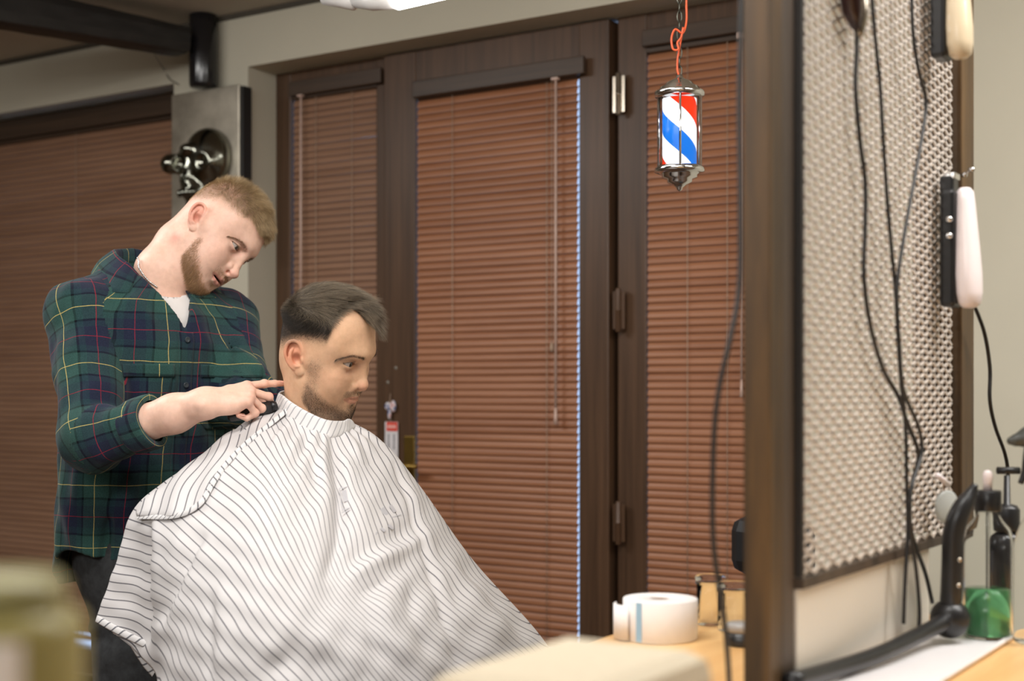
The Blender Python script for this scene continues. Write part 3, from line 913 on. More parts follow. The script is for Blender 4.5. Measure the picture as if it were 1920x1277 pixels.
def stripe_field():
    pts = np.array([q for v in STR.values() for q in v], float)
    X = pts[:, :2] / 100; y = pts[:, 2]
    def U(r2): return np.where(r2 > 1e-9, r2 * np.log(np.maximum(r2, 1e-9)) * .5, 0)
    r2 = ((X[:, None] - X[None]) ** 2).sum(2)
    n = len(X); A = np.zeros((n + 3, n + 3)); A[:n, :n] = U(r2) + np.eye(n) * .12
    A[:n, n] = 1; A[:n, n + 1:] = X; A[n:, :n] = A[:n, n:].T
    sol = np.linalg.solve(A, np.concatenate([y, [0, 0, 0]]))
    def s(P):
        Z = np.asarray(P, float) / 100
        r2 = ((Z[:, None] - X[None]) ** 2).sum(2)
        return U(r2) @ sol[:n] + sol[n] + Z @ sol[n + 1:]
    return s
CAPE = [  # columns round the neck, each from neckline to hem: (column px, row px, distance)
 [(522, 757, 2.66), (430, 816, 2.62), (340, 887, 2.58), (256, 958, 2.54), (222, 1055, 2.52), (181, 1162, 2.50)],
 [(530, 766, 2.62), (445, 836, 2.52), (362, 900, 2.46), (287, 972, 2.44), (284, 1095, 2.43), (283, 1246, 2.42)],
 [(548, 780, 2.57), (480, 860, 2.42), (415, 950, 2.34), (352, 1050, 2.29), (318, 1180, 2.26), (306, 1330, 2.24)],
 [(578, 798, 2.53), (538, 880, 2.37), (502, 980, 2.25), (472, 1090, 2.18), (452, 1210, 2.13), (440, 1400, 2.10)],
 [(612, 812, 2.51), (610, 890, 2.39), (605, 990, 2.27), (600, 1100, 2.18), (600, 1220, 2.12), (600, 1420, 2.10)],
 [(640, 806, 2.54), (672, 880, 2.44), (705, 980, 2.33), (745, 1090, 2.25), (790, 1210, 2.20), (820, 1420, 2.18)],
 [(652, 799, 2.57), (702, 856, 2.51), (768, 955, 2.44), (850, 1075, 2.38), (935, 1190, 2.35), (1000, 1420, 2.33)],
 [(657, 793, 2.61), (722, 832, 2.62), (793, 918, 2.60), (888, 1050, 2.56), (1010, 1190, 2.53), (1100, 1330, 2.50)],
 [(640, 784, 2.69), (690, 845, 2.78), (745, 950, 2.82), (830, 1090, 2.82), (930, 1220, 2.80), (980, 1400, 2.78)],
 [(580, 768, 2.73), (560, 850, 2.84), (525, 960, 2.86), (500, 1080, 2.86), (490, 1200, 2.86), (480, 1400, 2.86)],
 [(540, 760, 2.71), (480, 842, 2.74), (420, 930, 2.68), (360, 1015, 2.63), (320, 1110, 2.60), (290, 1215, 2.58)]]
BAND_UP = [(526, 738, 2.665), (533, 743, 2.62), (549, 756, 2.575), (577, 774, 2.535), (611, 789, 2.515), (640, 791, 2.545), (650, 787, 2.575), (655, 789, 2.61), (636, 776, 2.685), (578, 738, 2.725), (540, 734, 2.71)]
def cr_per(A, m):
    n = len(A); out = []
    for i in range(n):
        p0, p1, p2, p3 = A[i - 1], A[i], A[(i + 1) % n], A[(i + 2) % n]
        for k in range(m):
            t = k / m
            out.append(.5 * (2 * p1 + (p2 - p0) * t + (2 * p0 - 5 * p1 + 4 * p2 - p3) * t * t + (3 * p1 - p0 - 3 * p2 + p3) * t ** 3))
    return np.array(out)
def cr_open(A, m):
    A = np.asarray(A); P = np.concatenate([2 * A[:1] - A[1:2], A, 2 * A[-1:] - A[-2:-1]]); out = []
    for i in range(1, len(P) - 2):
        for k in range(m):
            t = k / m
            out.append(.5 * (2 * P[i] + (P[i + 1] - P[i - 1]) * t + (2 * P[i - 1] - 5 * P[i] + 4 * P[i + 1] - P[i + 2]) * t * t + (3 * P[i] - P[i - 1] - 3 * P[i + 1] + P[i + 2]) * t ** 3))
    out.append(P[-2]); return np.array(out)
def proj_px(K): return np.stack([960 + F * K[..., 0] / K[..., 1], 735 - F * K[..., 2] / K[..., 1]], -1)
def seg_d(P, a, b):
    a = np.array(a, float); b = np.array(b, float); ba = b - a
    h = np.clip(((P - a) @ ba) / (ba @ ba), 0, 1)
    return np.linalg.norm(P - a - h[..., None] * ba, axis=-1), h
CREASES = [  # polyline px, width px, height mm
 ([(630, 815), (634, 900), (639, 960), (636, 1010), (612, 1080)], 13, -13), ([(655, 830), (662, 930), (690, 1010)], 22, 6), ([(612, 850), (608, 960), (585, 1090)], 22, 7),
 ([(648, 1092), (690, 1062), (760, 1028), (790, 1010)], 12, 7), ([(650, 1050), (700, 1025), (770, 985)], 16, -7), ([(665, 1130), (720, 1090), (775, 1050)], 16, -5),
 ([(738, 870), (760, 930), (790, 1020), (812, 1090), (835, 1165), (866, 1262)], 5, -4), ([(752, 870), (778, 935), (806, 1020), (830, 1090), (856, 1165)], 8, 3),
 ([(283, 985), (284, 1080), (283, 1200)], 6, -9), ([(294, 985), (296, 1090), (296, 1230)], 8, 5), ([(376, 1005), (350, 1050), (322, 1110), (300, 1165)], 9, -7), ([(392, 1010), (366, 1060), (336, 1120), (312, 1180)], 12, 5), ([(345, 1000), (318, 1060), (296, 1120)], 12, 5),
 ([(500, 913), (570, 900), (640, 878), (705, 868)], 3, -1.2), ([(588, 1150), (660, 1115), (700, 1098), (770, 1078)], 3, -1.2), ([(440, 990), (390, 1040), (335, 1110)], 5, -1.5),
 ([(398, 1120), (397, 1200), (400, 1277)], 9, -5), ([(420, 1100), (415, 1277)], 18, 5), ([(690, 1150), (700, 1210), (760, 1277)], 14, -6), ([(720, 1130), (735, 1200), (800, 1277)], 16, 5), ([(770, 1100), (770, 1160), (810, 1230)], 14, -6),
 ([(480, 1277), (540, 1232), (612, 1262)], 26, -12), ([(600, 1170), (640, 1235), (670, 1277)], 20, 6), ([(545, 800), (530, 850), (470, 940)], 14, 3),
 ([(565, 805), (580, 860), (600, 930)], 10, -4), ([(590, 812), (598, 850), (610, 900)], 8, 4), ([(520, 800), (490, 850)], 9, -3), ([(860, 1060), (905, 1110), (985, 1190)], 8, -3), ([(830, 1040), (890, 1120), (960, 1190)], 12, 3)]
def build_cape():
    A = np.array([[pk(*q) for q in col] for col in CAPE])          # (11,6,3)
    G = np.stack([cr_open(c, 26) for c in A], 0)                   # columns x rows
    G = np.stack([cr_per(G[:, j], 22) for j in range(G.shape[1])], 0)   # rows x cols
    nv, nu = G.shape[:2]
    px = proj_px(G)
    # normals
    du = np.roll(G, -1, 1) - np.roll(G, 1, 1); dv = np.gradient(G, axis=0)
    N = np.cross(du, dv); N /= np.linalg.norm(N, axis=2)[..., None] + 1e-9
    if N[nv // 2, 4 * 22, 1] > 0: N = -N                           # outward: towards the camera on the near side
    front = sstep(-N[..., 1], -.1, .3)
    H = np.zeros((nv, nu))
    for poly, w, h in CREASES:
        best = np.full((nv, nu), 1e9); hh = np.zeros((nv, nu)); n = len(poly) - 1
        for i in range(n):
            d, t = seg_d(px, poly[i], poly[i + 1]); m = d < best
            best[m] = d[m]; hh[m] = (i + t[m]) / n
        H += h * .001 * np.exp(-(best / w) ** 2) * np.clip(4 * hh * (1 - hh) + .45, 0, 1)
    H *= front
    tt = np.linspace(0, 1, nv)[:, None]; ph = np.linspace(0, 2 * np.pi, nu, endpoint=False)[None]
    H += .0028 * np.sin(ph * 17 + 1.5 * np.sin(ph * 3)) * np.exp(-((tt - .10) / .10) ** 2)
    H += .0045 * np.sin(ph * 7 + 3 * tt + 1.2 * np.sin(ph * 2)) * sstep(tt, .15, .8)
    H += .0012 * (np.sin(px[..., 0] * .08 + px[..., 1] * .05) + np.sin(px[..., 0] * -.05 + px[..., 1] * .11)) * front
    Gd = G + N * H[..., None]
    S = stripe_field()(px.reshape(-1, 2)).reshape(nv, nu)
    return Gd, N, S, px
def grid_obj(name, G, S, T, mat, parent, closed=True, thick=.0012):
    nv, nu = G.shape[:2]
    Q = []
    for i in range(nv - 1):
        j = np.arange(nu if closed else nu - 1); j2 = (j + 1) % nu
        Q.append(np.stack([i * nu + j, i * nu + j2, (i + 1) * nu + j2, (i + 1) * nu + j], 1))
    Q = np.concatenate(Q)
    o = mesh_np(name, v2w(G.reshape(-1, 3)), Q, mat, parent)
    uv = np.stack([S.ravel(), T.ravel()], 1)
    set_uv(o, uv[Q].reshape(-1, 2))
    if thick:
        m = o.modifiers.new('cloth', 'SOLIDIFY'); m.thickness = thick; m.offset = 0
    return o
def cape_mat(name, line=.10, dark=srgb(92, 92, 98), white=srgb(232, 230, 230), prints=False):
    m = Mat(name)
    uvn = m.n('ShaderNodeUVMap'); uvn.uv_map = 'UVMap'
    sp = m.n('ShaderNodeSeparateXYZ'); m.l(uvn.outputs[0], sp.inputs[0])
    fr = m.math('FRACT', m.math('ADD', sp.outputs[0], 100.5))
    d = m.math('ABSOLUTE', m.math('SUBTRACT', fr, .5))
    c = m.ramp(d, [(0, dark), (line * .55, dark), (line, white), (1, white)])
    n = m.noise(m.coord('Object'), 500, 2, .6)
    m.l(c, m.b.inputs['Base Color'])
    m.set(rough=.62, spec=.3, sheen=.05)
    m.bump(n, .10, .0006)
    return m.m
# ------------------------------------------------------------------ assemble the men
def join_np(parts):
    V = []; Q = []; n = 0
    for v, q in parts:
        V.append(v); Q.append(q + n); n += len(v)
    return np.concatenate(V), np.concatenate(Q)
def head_to_k(pose, V): return V @ rot3(*[math.radians(a) for a in pose[:3]]).T + np.array(pose[3])
M_skin = skin_mat('skin')
M_plaid = plaid_mat(); M_cape = cape_mat('cape_stripes', .085, srgb(106, 104, 110), srgb(214, 211, 211)); M_band = cape_mat('cape_band_stripes', .11, srgb(168, 168, 172), srgb(226, 224, 224)); M_hem = cape_mat('cape_hem_stripes', .12, srgb(104, 104, 110), srgb(222, 220, 220))
M_white = plain('white_jersey', srgb(232, 228, 226), .85, var=.02)
M_btn = plain('horn_button', srgb(52, 60, 66), .3)
M_denim = plain('washed_black_denim', srgb(52, 54, 56), .9, var=.35, scale=60, bump=.2)
M_shoe = plain('black_leather', (.012, .011, .011), .4)
M_nail = plain('nail', srgb(232, 184, 168), .25, var=.01)
M_blackp = plain('black_plastic', (.012, .012, .013), .35)
M_chrome = plain('chrome', (.75, .75, .75), .12, 1.0, var=.02)
MH = [hair_mat('top_hair_with_sheen', srgb(44, 39, 34), srgb(164, 148, 126)), hair_mat('dark_stubble', srgb(34, 28, 24), srgb(80, 66, 54)), hair_mat('dark_brow', srgb(58, 46, 38), srgb(104, 86, 72)), hair_mat('dark_side_hair', srgb(24, 22, 21), srgb(76, 69, 62))]  # top strands paler than the sides: light from above put into their colour
MF = [hair_mat('fair_hair', srgb(92, 72, 46), srgb(220, 192, 148)), hair_mat('fair_beard', srgb(112, 84, 56), srgb(200, 160, 116)), hair_mat('brown_brow', srgb(112, 84, 60), srgb(168, 134, 104))]

# ---- barber
LB = (.0038, .0044)
HEAD['barber'] = make_head('barber', POSE_B, dict(neck=neck_chain(POSE_B, [pk(338, 462, 2.925), pk(306, 512, 2.905), NB_B + np.array([.012, 0, -.05]), NB_B + np.array([0, 0, -.10])], [.050, .056, .060, .070]), zmin=-.30, open=.0022, chin=(.068, -.098), ala=.009, tip=.003, ear=.88, lids=LB), (-.10, 1, -.12), srgb(238, 198, 178), None, (.05, .042, .028), '')
HEAD['barber']['lids'] = LB
HA = pk(478, 738, 2.585) - WR_R; HA /= np.linalg.norm(HA)
TH = np.array([0, .80, .60]); TH -= HA * (TH @ HA); TH /= np.linalg.norm(TH)
DN = np.cross(HA, TH); DN = -DN if DN[1] > 0 else DN
CURL = [(.30, .10, .05, .30), (.62, .85, .60, .05), (1.05, 1.55, .95, -.03), (1.20, 1.60, 1.0, -.10)]
TIPS = []
def arm_fn(p):
    f = Field(p)
    f.path([EL_R, EL_R + (WR_R - EL_R) * .30, EL_R + (WR_R - EL_R) * .72, WR_R + (EL_R - WR_R) * .04], [.026, .037, .034, .0275], .0, kin=.02)
    f.ell(WR_R, (.036, .0245, .031), .02, R=np.stack([HA, DN, TH], 1))
    TIPS[:] = hand_parts(f, WR_R, HA, TH, DN, CURL, .85)
    P = lambda x, y, z: WR_R + HA * x + TH * y + DN * z
    f.path([P(.022, .026, -.012), P(.055, .044, -.026), P(.082, .044, -.042), P(.104, .036, -.050)], [.0150, .0125, .0105, .0080], .010, kin=.004)
    for i in range(4):                                           # tendons
        b = TIPS[i][0]; f.bump(WR_R + (b - WR_R) * .35 + DN * .016, b + DN * .011, .0035, .0010)
    f.ell(P(-.012, -.020, .012), (.010, .009, .008), .010)
    return f.d
Va, Qa = surface(arm_fn, np.minimum(EL_R, WR_R) - .10, np.maximum(EL_R, WR_R) + np.array([.24, .10, .10]), .0020, 1)
def arm_l_fn(p):
    f = Field(p)
    f.path([EL_L, WR_L], [.030, .027], 0)
    a = np.array([.25, -.10, .95]); a /= np.linalg.norm(a); th = np.array([-.9, -.3, .1]); th -= a * (th @ a); th /= np.linalg.norm(th); dn = np.cross(th, a)
    f.ell(WR_L, (.03, .022, .028), .02, R=np.stack([a, dn, th], 1))
    hand_parts(f, WR_L, a, th, dn, [(.4, .5, .3, .05), (.5, .6, .4, .02), (.6, .6, .4, -.02), (.7, .6, .4, -.08)], .96)
    f.path([WR_L + a * .02 + th * .03, WR_L + a * .055 + th * .05 - dn * .01, WR_L + a * .09 + th * .052 - dn * .02], [.014, .012, .009], .01)
    return f.d
Vl, Ql = surface(arm_l_fn, np.minimum(EL_L, WR_L) - .08, np.maximum(EL_L, WR_L) + np.array([.20, .10, .12]), .0032, 1)
HIP = np.array([-.785, 2.925, -.40])
LEG_R = [np.array([-.785, 2.885, -.42]), np.array([-.785, 2.875, -.78]), np.array([-.815, 2.89, -1.13])]
LEG_L = [np.array([-.715, 2.985, -.42]), np.array([-.705, 2.985, -.78]), np.array([-.70, 3.01, -1.13])]
def core_fn(p):
    f = Field(p)
    f.d = np.maximum(d_torso(f.p, -.034), -.24 - f.p[:, 2]).astype(np.float32)
    f.path([SH_R, EL_R], [.036, .026], .03); f.path([SH_L, EL_L], [.036, .028], .03)
    for L in (LEG_R, LEG_L): f.path(L, [.068, .050, .036], .02)
    f.d = np.maximum(f.d, -1.16 - f.p[:, 2])
    return f.d
Vc, Qc = surface(core_fn, (-1.05, 2.6, -1.2), (-.40, 3.2, .24), .012, 1)
H = HEAD['barber']
V, Q = join_np([(head_to_k(POSE_B, H['V']), H['Q']), (Va, Qa), (Vl, Ql), (Vc, Qc)])
barber = kmesh('person', V, Q, M_skin, None)
skb = np.array(srgb(238, 198, 178)); Ca = np.tile(skb, (len(Va), 1))
for t in TIPS:
    Ca = mixc(Ca, .5 * np.exp(-(((Va - t[-1]) ** 2).sum(1)) / .012 ** 2), srgb(226, 150, 130))
    Ca = mixc(Ca, .30 * np.exp(-(((Va - t[1]) ** 2).sum(1)) / .010 ** 2), srgb(222, 150, 130))
    Ca = mixc(Ca, .30 * np.exp(-(((Va - t[0]) ** 2).sum(1)) / .011 ** 2), srgb(226, 158, 140))
Cc = np.tile(skb, (len(Vl) + len(Vc), 1))
nkm = np.exp(-((head_to_k(POSE_B, H['V']) - pk(325, 443, 2.86)) ** 2).sum(1) / .011 ** 2)
Ch = mixc(H['C'], .55 * nkm, srgb(222, 120, 108))
set_col(barber, np.concatenate([Ch, Ca, Cc]))
tag(barber, 'bearded standing man in green plaid shirt leaning over the seated man with one finger out', 'person')
eyeballs(barber, H['M'], H['gaze'], H['iris'])
add_hair(H, 'barber', barber, MF)
print('tips', [proj_px(t[3]).round(0).tolist() + [round(float(t[3][1]), 3)] for t in TIPS])
# fingernails
for t in TIPS:
    ax_ = t[3] - t[2]; ax_ /= np.linalg.norm(ax_)
    up = DN - ax_ * (DN @ ax_); up = up / np.linalg.norm(up); sd = np.cross(ax_, up)
    m = MB(); g = np.array([[v2w(t[3] - ax_ * .0045 + ax_ * a * .0058 + sd * b * .0048 + up * (.0044 + .0010 * (1 - b * b) - .0008 * a)) for b in np.linspace(-1, 1, 7)] for a in np.linspace(-1, 1, 6)])
    m.grid(g); m.build('fingernail', M_nail, barber)
# shirt
Vs, Qs = surface(shirt_fn, (-1.05, 2.5, -.5), (-.30, 3.2, .32), .0045, 1)
Vs = relax(Vs, Qs, 2, .5)
shirt = kmesh('shirt', Vs, Qs, M_plaid, barber); set_uv(shirt, shirt_uv(Vs, Qs).reshape(-1, 2))
tag(shirt, 'green and navy plaid flannel shirt with yellow and red lines')
def on_shirt(u, z, off=.002):
    u = np.asarray(u, float); z = np.asarray(z, float)
    cx = np.interp(z, SP[:, 0], SP[:, 1]); cy = np.interp(z, SP[:, 0], SP[:, 2])
    base = np.stack([cx, cy, z], -1) + u[..., None] * LAT
    w = np.full(u.shape, .22)
    for _ in range(40):
        P = base + w[..., None] * FWD
        d = shirt_fn(P.reshape(-1, 3).astype(np.float32)).reshape(u.shape)
        w = w - np.clip(d, -.01, .02) * .7
        w = np.maximum(w, .02)
    return base + (w + off)[..., None] * FWD
def patch(name, us, zs, off, parent, thick=.003, shift=0., lower=None):
    U_, Z_ = np.meshgrid(us, zs)
    if lower is not None: Z_ = lower(U_, Z_)
    G = on_shirt(U_, Z_, off)
    nv, nu = G.shape[:2]
    Qp = np.array([(i * nu + j, i * nu + j + 1, (i + 1) * nu + j + 1, (i + 1) * nu + j) for i in range(nv - 1) for j in range(nu - 1)])
    o = kmesh(name, G.reshape(-1, 3), Qp, M_plaid, parent)
    uv = shirt_uv(G.reshape(-1, 3), Qp); uv[..., 0] += shift
    set_uv(o, uv.reshape(-1, 2))
    m = o.modifiers.new('cloth', 'SOLIDIFY'); m.thickness = thick; m.offset = 1
    return o
patch('placket', np.linspace(-.016, .018, 7), np.linspace(.122, -.33, 90), .0025, shirt, .0025, .004)
pk_low = lambda lo, hi: (lambda U_, Z_: np.where(Z_ < -.05, Z_ + .018 * (np.abs((U_ - (lo + hi) / 2) / ((hi - lo) / 2)) > .55) * (np.abs((U_ - (lo + hi) / 2) / ((hi - lo) / 2)) - .55) * 2.2 * sstep(-Z_, .05, .085), Z_))
for lo, hi in ((-.128, -.034), (.040, .132)):
    patch('pocket', np.linspace(lo, hi, 16), np.linspace(.052, -.078, 26), .002, shirt, .0022, .010, pk_low(lo, hi))
    patch('pocket_flap', np.linspace(lo - .003, hi + .003, 14), np.linspace(.056, .030, 7), .005, shirt, .0022, .016)
for zz in (.106, .014, -.078, -.17):
    c = on_shirt(np.array([[.001]]), np.array([[zz]]), .0062)[0, 0]
    R_ = RM @ axis_R(FWD)
    m = MB(); m.lathe([(.0, 0), (.0052, 0), (.0058, .0006), (.0058, .0016), (.0046, .0020), (.0036, .0014), (0, .0014)], v2w(c), R_, 20); m.build('button', M_btn, shirt)
# collar
ph = np.radians(np.linspace(-152, 152, 61)); aph = np.abs(np.degrees(ph))
def ring(r, z, dx=0):
    d_ = -FWD[None] * np.cos(ph)[:, None] + LAT[None] * np.sin(ph)[:, None]
    P = np.array([NB_B[0] - .002, NB_B[1], 0]) + d_ * r[:, None]; P[:, 2] = z
    return P
it = lambda ys: np.interp(aph, [0, 70, 118, 152], ys)
rows = [ring(it([.070, .072, .074, .076]), it([.250, .240, .205, .165])), ring(it([.066, .068, .071, .075]), it([.292, .282, .252, .205])), ring(it([.070, .071, .074, .078]), it([.305, .294, .262, .212])), ring(it([.076, .078, .082, .083]), it([.304, .292, .258, .212])),
        ring(it([.098, .103, .112, .089]), it([.284, .272, .236, .204])), ring(it([.112, .119, .146, .093]), it([.262, .246, .200, .196]))]
rows = np.array(rows); rr = np.stack([cr_open(rows[:, j], 4) for j in range(rows.shape[1])], 1)
nv, nu = rr.shape[:2]
Qk = np.array([(i * nu + j, i * nu + j + 1, (i + 1) * nu + j + 1, (i + 1) * nu + j) for i in range(nv - 1) for j in range(nu - 1)])
col_ = kmesh('collar', rr.reshape(-1, 3), Qk, M_plaid, shirt)
tv = np.concatenate([[0], np.cumsum(np.linalg.norm(np.diff(rr[:, nu // 2], axis=0), axis=1))])
uv = np.stack([np.tile(ph * .105 + .02, (nv, 1)), np.tile(tv[:, None], (1, nu))], -1).reshape(-1, 2)
set_uv(col_, uv[Qk].reshape(-1, 2)); m = col_.modifiers.new('cloth', 'SOLIDIFY'); m.thickness = .003
# rolled cuff
ax_ = (CUFF_R - EL_R) / np.linalg.norm(CUFF_R - EL_R); Rk = axis_R(ax_, FWD)
prof = [(.040, .012), (.0500, .014), (.0530, .008), (.0535, -.010), (.0530, -.030), (.0500, -.036)]
G = np.array([[CUFF_R + Rk @ np.array([r * math.cos(a) * (1 + .03 * math.sin(3 * a)), r * math.sin(a) * (1 + .04 * math.sin(2 * a + 1)), z + .004 * math.sin(2 * a)]) for a in np.linspace(0, 2 * math.pi, 49)[:-1]] for r, z in cr_open(np.array(prof), 3)])
nv, nu = G.shape[:2]
Qk = np.array([(i * nu + j, i * nu + (j + 1) % nu, (i + 1) * nu + (j + 1) % nu, (i + 1) * nu + j) for i in range(nv - 1) for j in range(nu)])
cu = kmesh('rolled_cuff', G.reshape(-1, 3), Qk, M_plaid, shirt)
aa = np.linspace(0, 2 * math.pi, 49); UVc = []
for i in range(nv - 1):
    for j in range(nu):
        for (ii, jj) in ((i, j), (i, j + 1), (i + 1, j + 1), (i + 1, j)): UVc.append((aa[jj] * .052 + .03, ii / nv * .075 - .012))
set_uv(cu, UVc)
# t-shirt under the open collar
def tee_fn(p):
    d = d_torso(p, -.019)
    d = smax(d, -(d + .011), .001)
    nk_ = d_cone(p, NB_B + np.array([-.01, .01, -.10]), NB_B + np.array([.035, -.030, .10]), .050, .078)
    return smax(smax(d, -nk_, .003), -.10 - p[:, 2], .001)
Vt, Qt = surface(tee_fn, (-1.0, 2.65, -.15), (-.5, 3.15, .28), .005, 1)
Vt = relax(Vt, Qt, 3, .5)
tee = kmesh('undershirt', Vt, Qt, M_white, barber); tag(tee, 'white crew neck t-shirt')
def jeans_fn(p):
    f = Field(p)
    f.ell(HIP + np.array([.020, -.002, .06]), (.150, .150, .135), 0)
    f.cone(HIP + np.array([.018, 0, .05]), HIP + np.array([.018, 0, .20]), .140, .140, .04)
    for L in (LEG_R, LEG_L): f.path(L, [.092, .072, .062], .03, kin=.02)
    B = lambda a, b, w, amp: f.bump(pk(*a), pk(*b), w, amp)
    B((168, 1180, 2.84), (225, 1150, 2.80), .012, .007); B((170, 1200, 2.84), (240, 1190, 2.79), .016, -.006); B((190, 1100, 2.82), (180, 1160, 2.82), .010, -.004); B((200, 1240, 2.8), (270, 1215, 2.8), .018, .005)
    return np.maximum(f.d, np.maximum(-1.19 - p[:, 2], p[:, 2] + .235))
Vj, Qj = surface(jeans_fn, (-1.0, 2.7, -1.22), (-.50, 3.2, -.22), .007, 1)
je = kmesh('jeans', Vj, Qj, M_denim, barber); tag(je, 'washed black jeans')
for L in (LEG_R, LEG_L):
    def shoe_fn(p, L=L):
        f = Field(p); a = L[2] + np.array([0, 0, -.055]); 
        f.path([a + FWD * -.03, a + FWD * .05, a + FWD * .15 + np.array([0, 0, -.010])], [.038, .040, .030], .0, kin=.02); f.cone(a, a + np.array([0, 0, .06]), .042, .042, .02)
        return np.maximum(f.d, -(CAM_H - .004) - p[:, 2])
    Vv, Qv = surface(shoe_fn, L[2] + np.array([-.12, -.25, -.10]), L[2] + np.array([.25, .12, .06]), .007, 1)
    kmesh('shoe', Vv, Qv, M_shoe, barber)
# neck chain
HK = head_to_k(POSE_B, HEAD['barber']['V']); hp_ = proj_px(HK)
def on_neck(x, y):
    r = np.linalg.norm(hp_ - (x, y), axis=1); i = np.nonzero(r < 7)[0]
    return pk(x, y, HK[i, 1].min() - .0015) if len(i) else pk(x, y, 2.87)
ch = cr_open(np.array([on_neck(*q) for q in ((258, 484), (260, 491), (260, 500), (268, 514), (279, 527), (294, 538))]), 12)
m = MB()
for i, c in enumerate(ch[::2]): m.lathe([(0, -.0022), (.0014, -.0016), (.0018, 0), (.0014, .0016), (0, .0022)], v2w(c), None, 8)
m.tube([v2w(c) for c in ch], .0007, 6)
tag(m.build('necklace', M_chrome, barber), 'thin silver bead chain')

# ---- client
LC = (.0056, .0050)
NB_C = pk(592, 812, 2.625)
HEAD['client'] = make_head('client', POSE_C, dict(neck=neck_chain(POSE_C, [pk(592, 740, 2.652), NB_C + np.array([0, .02, 0]), NB_C + np.array([0, .02, -.06])], [.053, .052, .054]), zmin=-.22, lids=LC, jaw=1.0), (-.10, 1, -.02), srgb(228, 186, 152), None, (.045, .03, .018), '')
HEAD['client']['lids'] = LC
FC = np.array([.94, -.342, 0]); RC = np.array([-.342, -.94, 0]); UPV = np.array([0, 0, 1.])
def cbody_fn(p):
    f = Field(p); h = NB_C + FC * -.13 - UPV * .56
    f.path([NB_C - UPV * .06 - FC * .03, NB_C - FC * .10 - UPV * .25, h], [.085, .110, .120], 0, kin=.05)
    for s in (-1, 1):
        sh = NB_C + RC * s * .125 - UPV * .090 - FC * .03; el = sh + RC * s * .03 - UPV * .27 + FC * .04; wr = el + FC * .23 - RC * s * .06 - UPV * .02
        f.path([sh, el, wr], [.048, .040, .030], .03); f.path([wr, wr + FC * .09], [.030, .024], .01)
        hp = h + RC * s * .085; kn = hp + FC * .43 + UPV * .01; ft = kn - UPV * .40 + FC * .04
        f.path([hp, kn, ft], [.080, .058, .042], .03); f.path([ft, ft + FC * .15 - UPV * .03], [.038, .030], .02)
    return f.d
Vb, Qb = surface(cbody_fn, (-.9, 2.1, -1.2), (.45, 3.2, .02), .012, 1)
H = HEAD['client']
V, Q = join_np([(head_to_k(POSE_C, H['V']), H['Q']), (Vb, Qb)])
client = kmesh('person', V, Q, M_skin, None)
set_col(client, np.concatenate([H['C'], np.tile(srgb(228, 186, 152), (len(Vb), 1))]))
tag(client, 'seated dark haired man with short stubble covered to the neck by a striped cape', 'person')
eyeballs(client, H['M'], H['gaze'], H['iris'])
add_hair(H, 'client', client, MH)

# ---- cape
G, N, S, px = build_cape()
cape = grid_obj('barber_cape', G, S, np.linspace(0, 1, G.shape[0])[:, None] * np.ones((1, G.shape[1])), M_cape, None)
tag(cape, 'white barber cape with thin grey stripes draped over the seated man', 'cape')
b0 = np.array([pk(*q) for q in BAND_UP]); b1 = np.array([pk(c[0][0], c[0][1] + 6, c[0][2]) for c in CAPE])
cen = b1.mean(0)
def swell(P, d):
    o = P - cen; o[:, 2] = 0; return P + o / np.linalg.norm(o, axis=1)[:, None] * d
rows = [swell(b0, .0015), swell(b0, .0045), swell(b0 * .5 + b1 * .5, .007), swell(b1, .008), swell(b1, .003) - np.array([0, 0, .006])]
GB = np.stack([cr_per(r, 14) for r in rows]); GB = np.stack([cr_open(GB[:, j], 4) for j in range(GB.shape[1])], 1)
nu = GB.shape[1]; arc = np.arange(nu) / nu * 34
SB = arc[None] + np.linspace(0, 1, GB.shape[0])[:, None] * 2.6
tag(grid_obj('neckband', GB, SB, SB * 0, M_band, cape, True, .0025), 'thin translucent white band round the neck')
# the cape's back flap lying over the shoulder
FL_T = [(524, 757, 2.645), (478, 789, 2.62), (430, 815, 2.60), (385, 848, 2.575), (340, 885, 2.555), (300, 916, 2.53), (268, 943, 2.515), (255, 962, 2.51)]
FL_B = [(541, 768, 2.575), (505, 797, 2.50), (462, 832, 2.455), (425, 870, 2.425), (400, 905, 2.41), (375, 945, 2.405), (330, 968, 2.41), (258, 970, 2.50)]
vis = (N[..., 1] < .15).reshape(-1); pv = px.reshape(-1, 2)[vis]; dvv = G.reshape(-1, 3)[vis][:, 1]
def drape(L, off):
    out = []
    for q in L:
        r = np.linalg.norm(pv - q[:2], axis=1); i = np.argsort(r)[:6]; w_ = 1 / (r[i] + 1)
        out.append(pk(q[0], q[1], float((dvv[i] * w_).sum() / w_.sum()) - off))
    return np.array(out)
t0 = drape(FL_T, .006); t1 = drape(FL_B, .012)
mixq = lambda a: [(x * (1 - a) + u * a, y * (1 - a) + v * a) for (x, y, _), (u, v, _) in zip(FL_T, FL_B)]
rows = np.stack([t0 + np.array([0, .05, -.04]), t0 + np.array([0, .01, .003]), drape(mixq(.25), .012), drape(mixq(.5), .014), drape(mixq(.75), .014), t1])
rr = np.stack([cr_open(rows[:, j], 6) for j in range(rows.shape[1])], 1); rr = np.stack([cr_open(rr[i], 8) for i in range(rr.shape[0])])
pf = proj_px(rr)
rr = rr + np.array([0, -.003, .002]) * np.sin(pf[..., 0] * .11 + pf[..., 1] * .03)[..., None]
SF = (pf[..., 0] + .55 * (pf[..., 1] - 900) + 6 * np.sin(pf[..., 1] * .05)) / 15.5
tag(grid_obj('shoulder_flap', rr, SF, SF * 0, M_cape, cape, False, .0015), 'turned over edge of the striped cape')
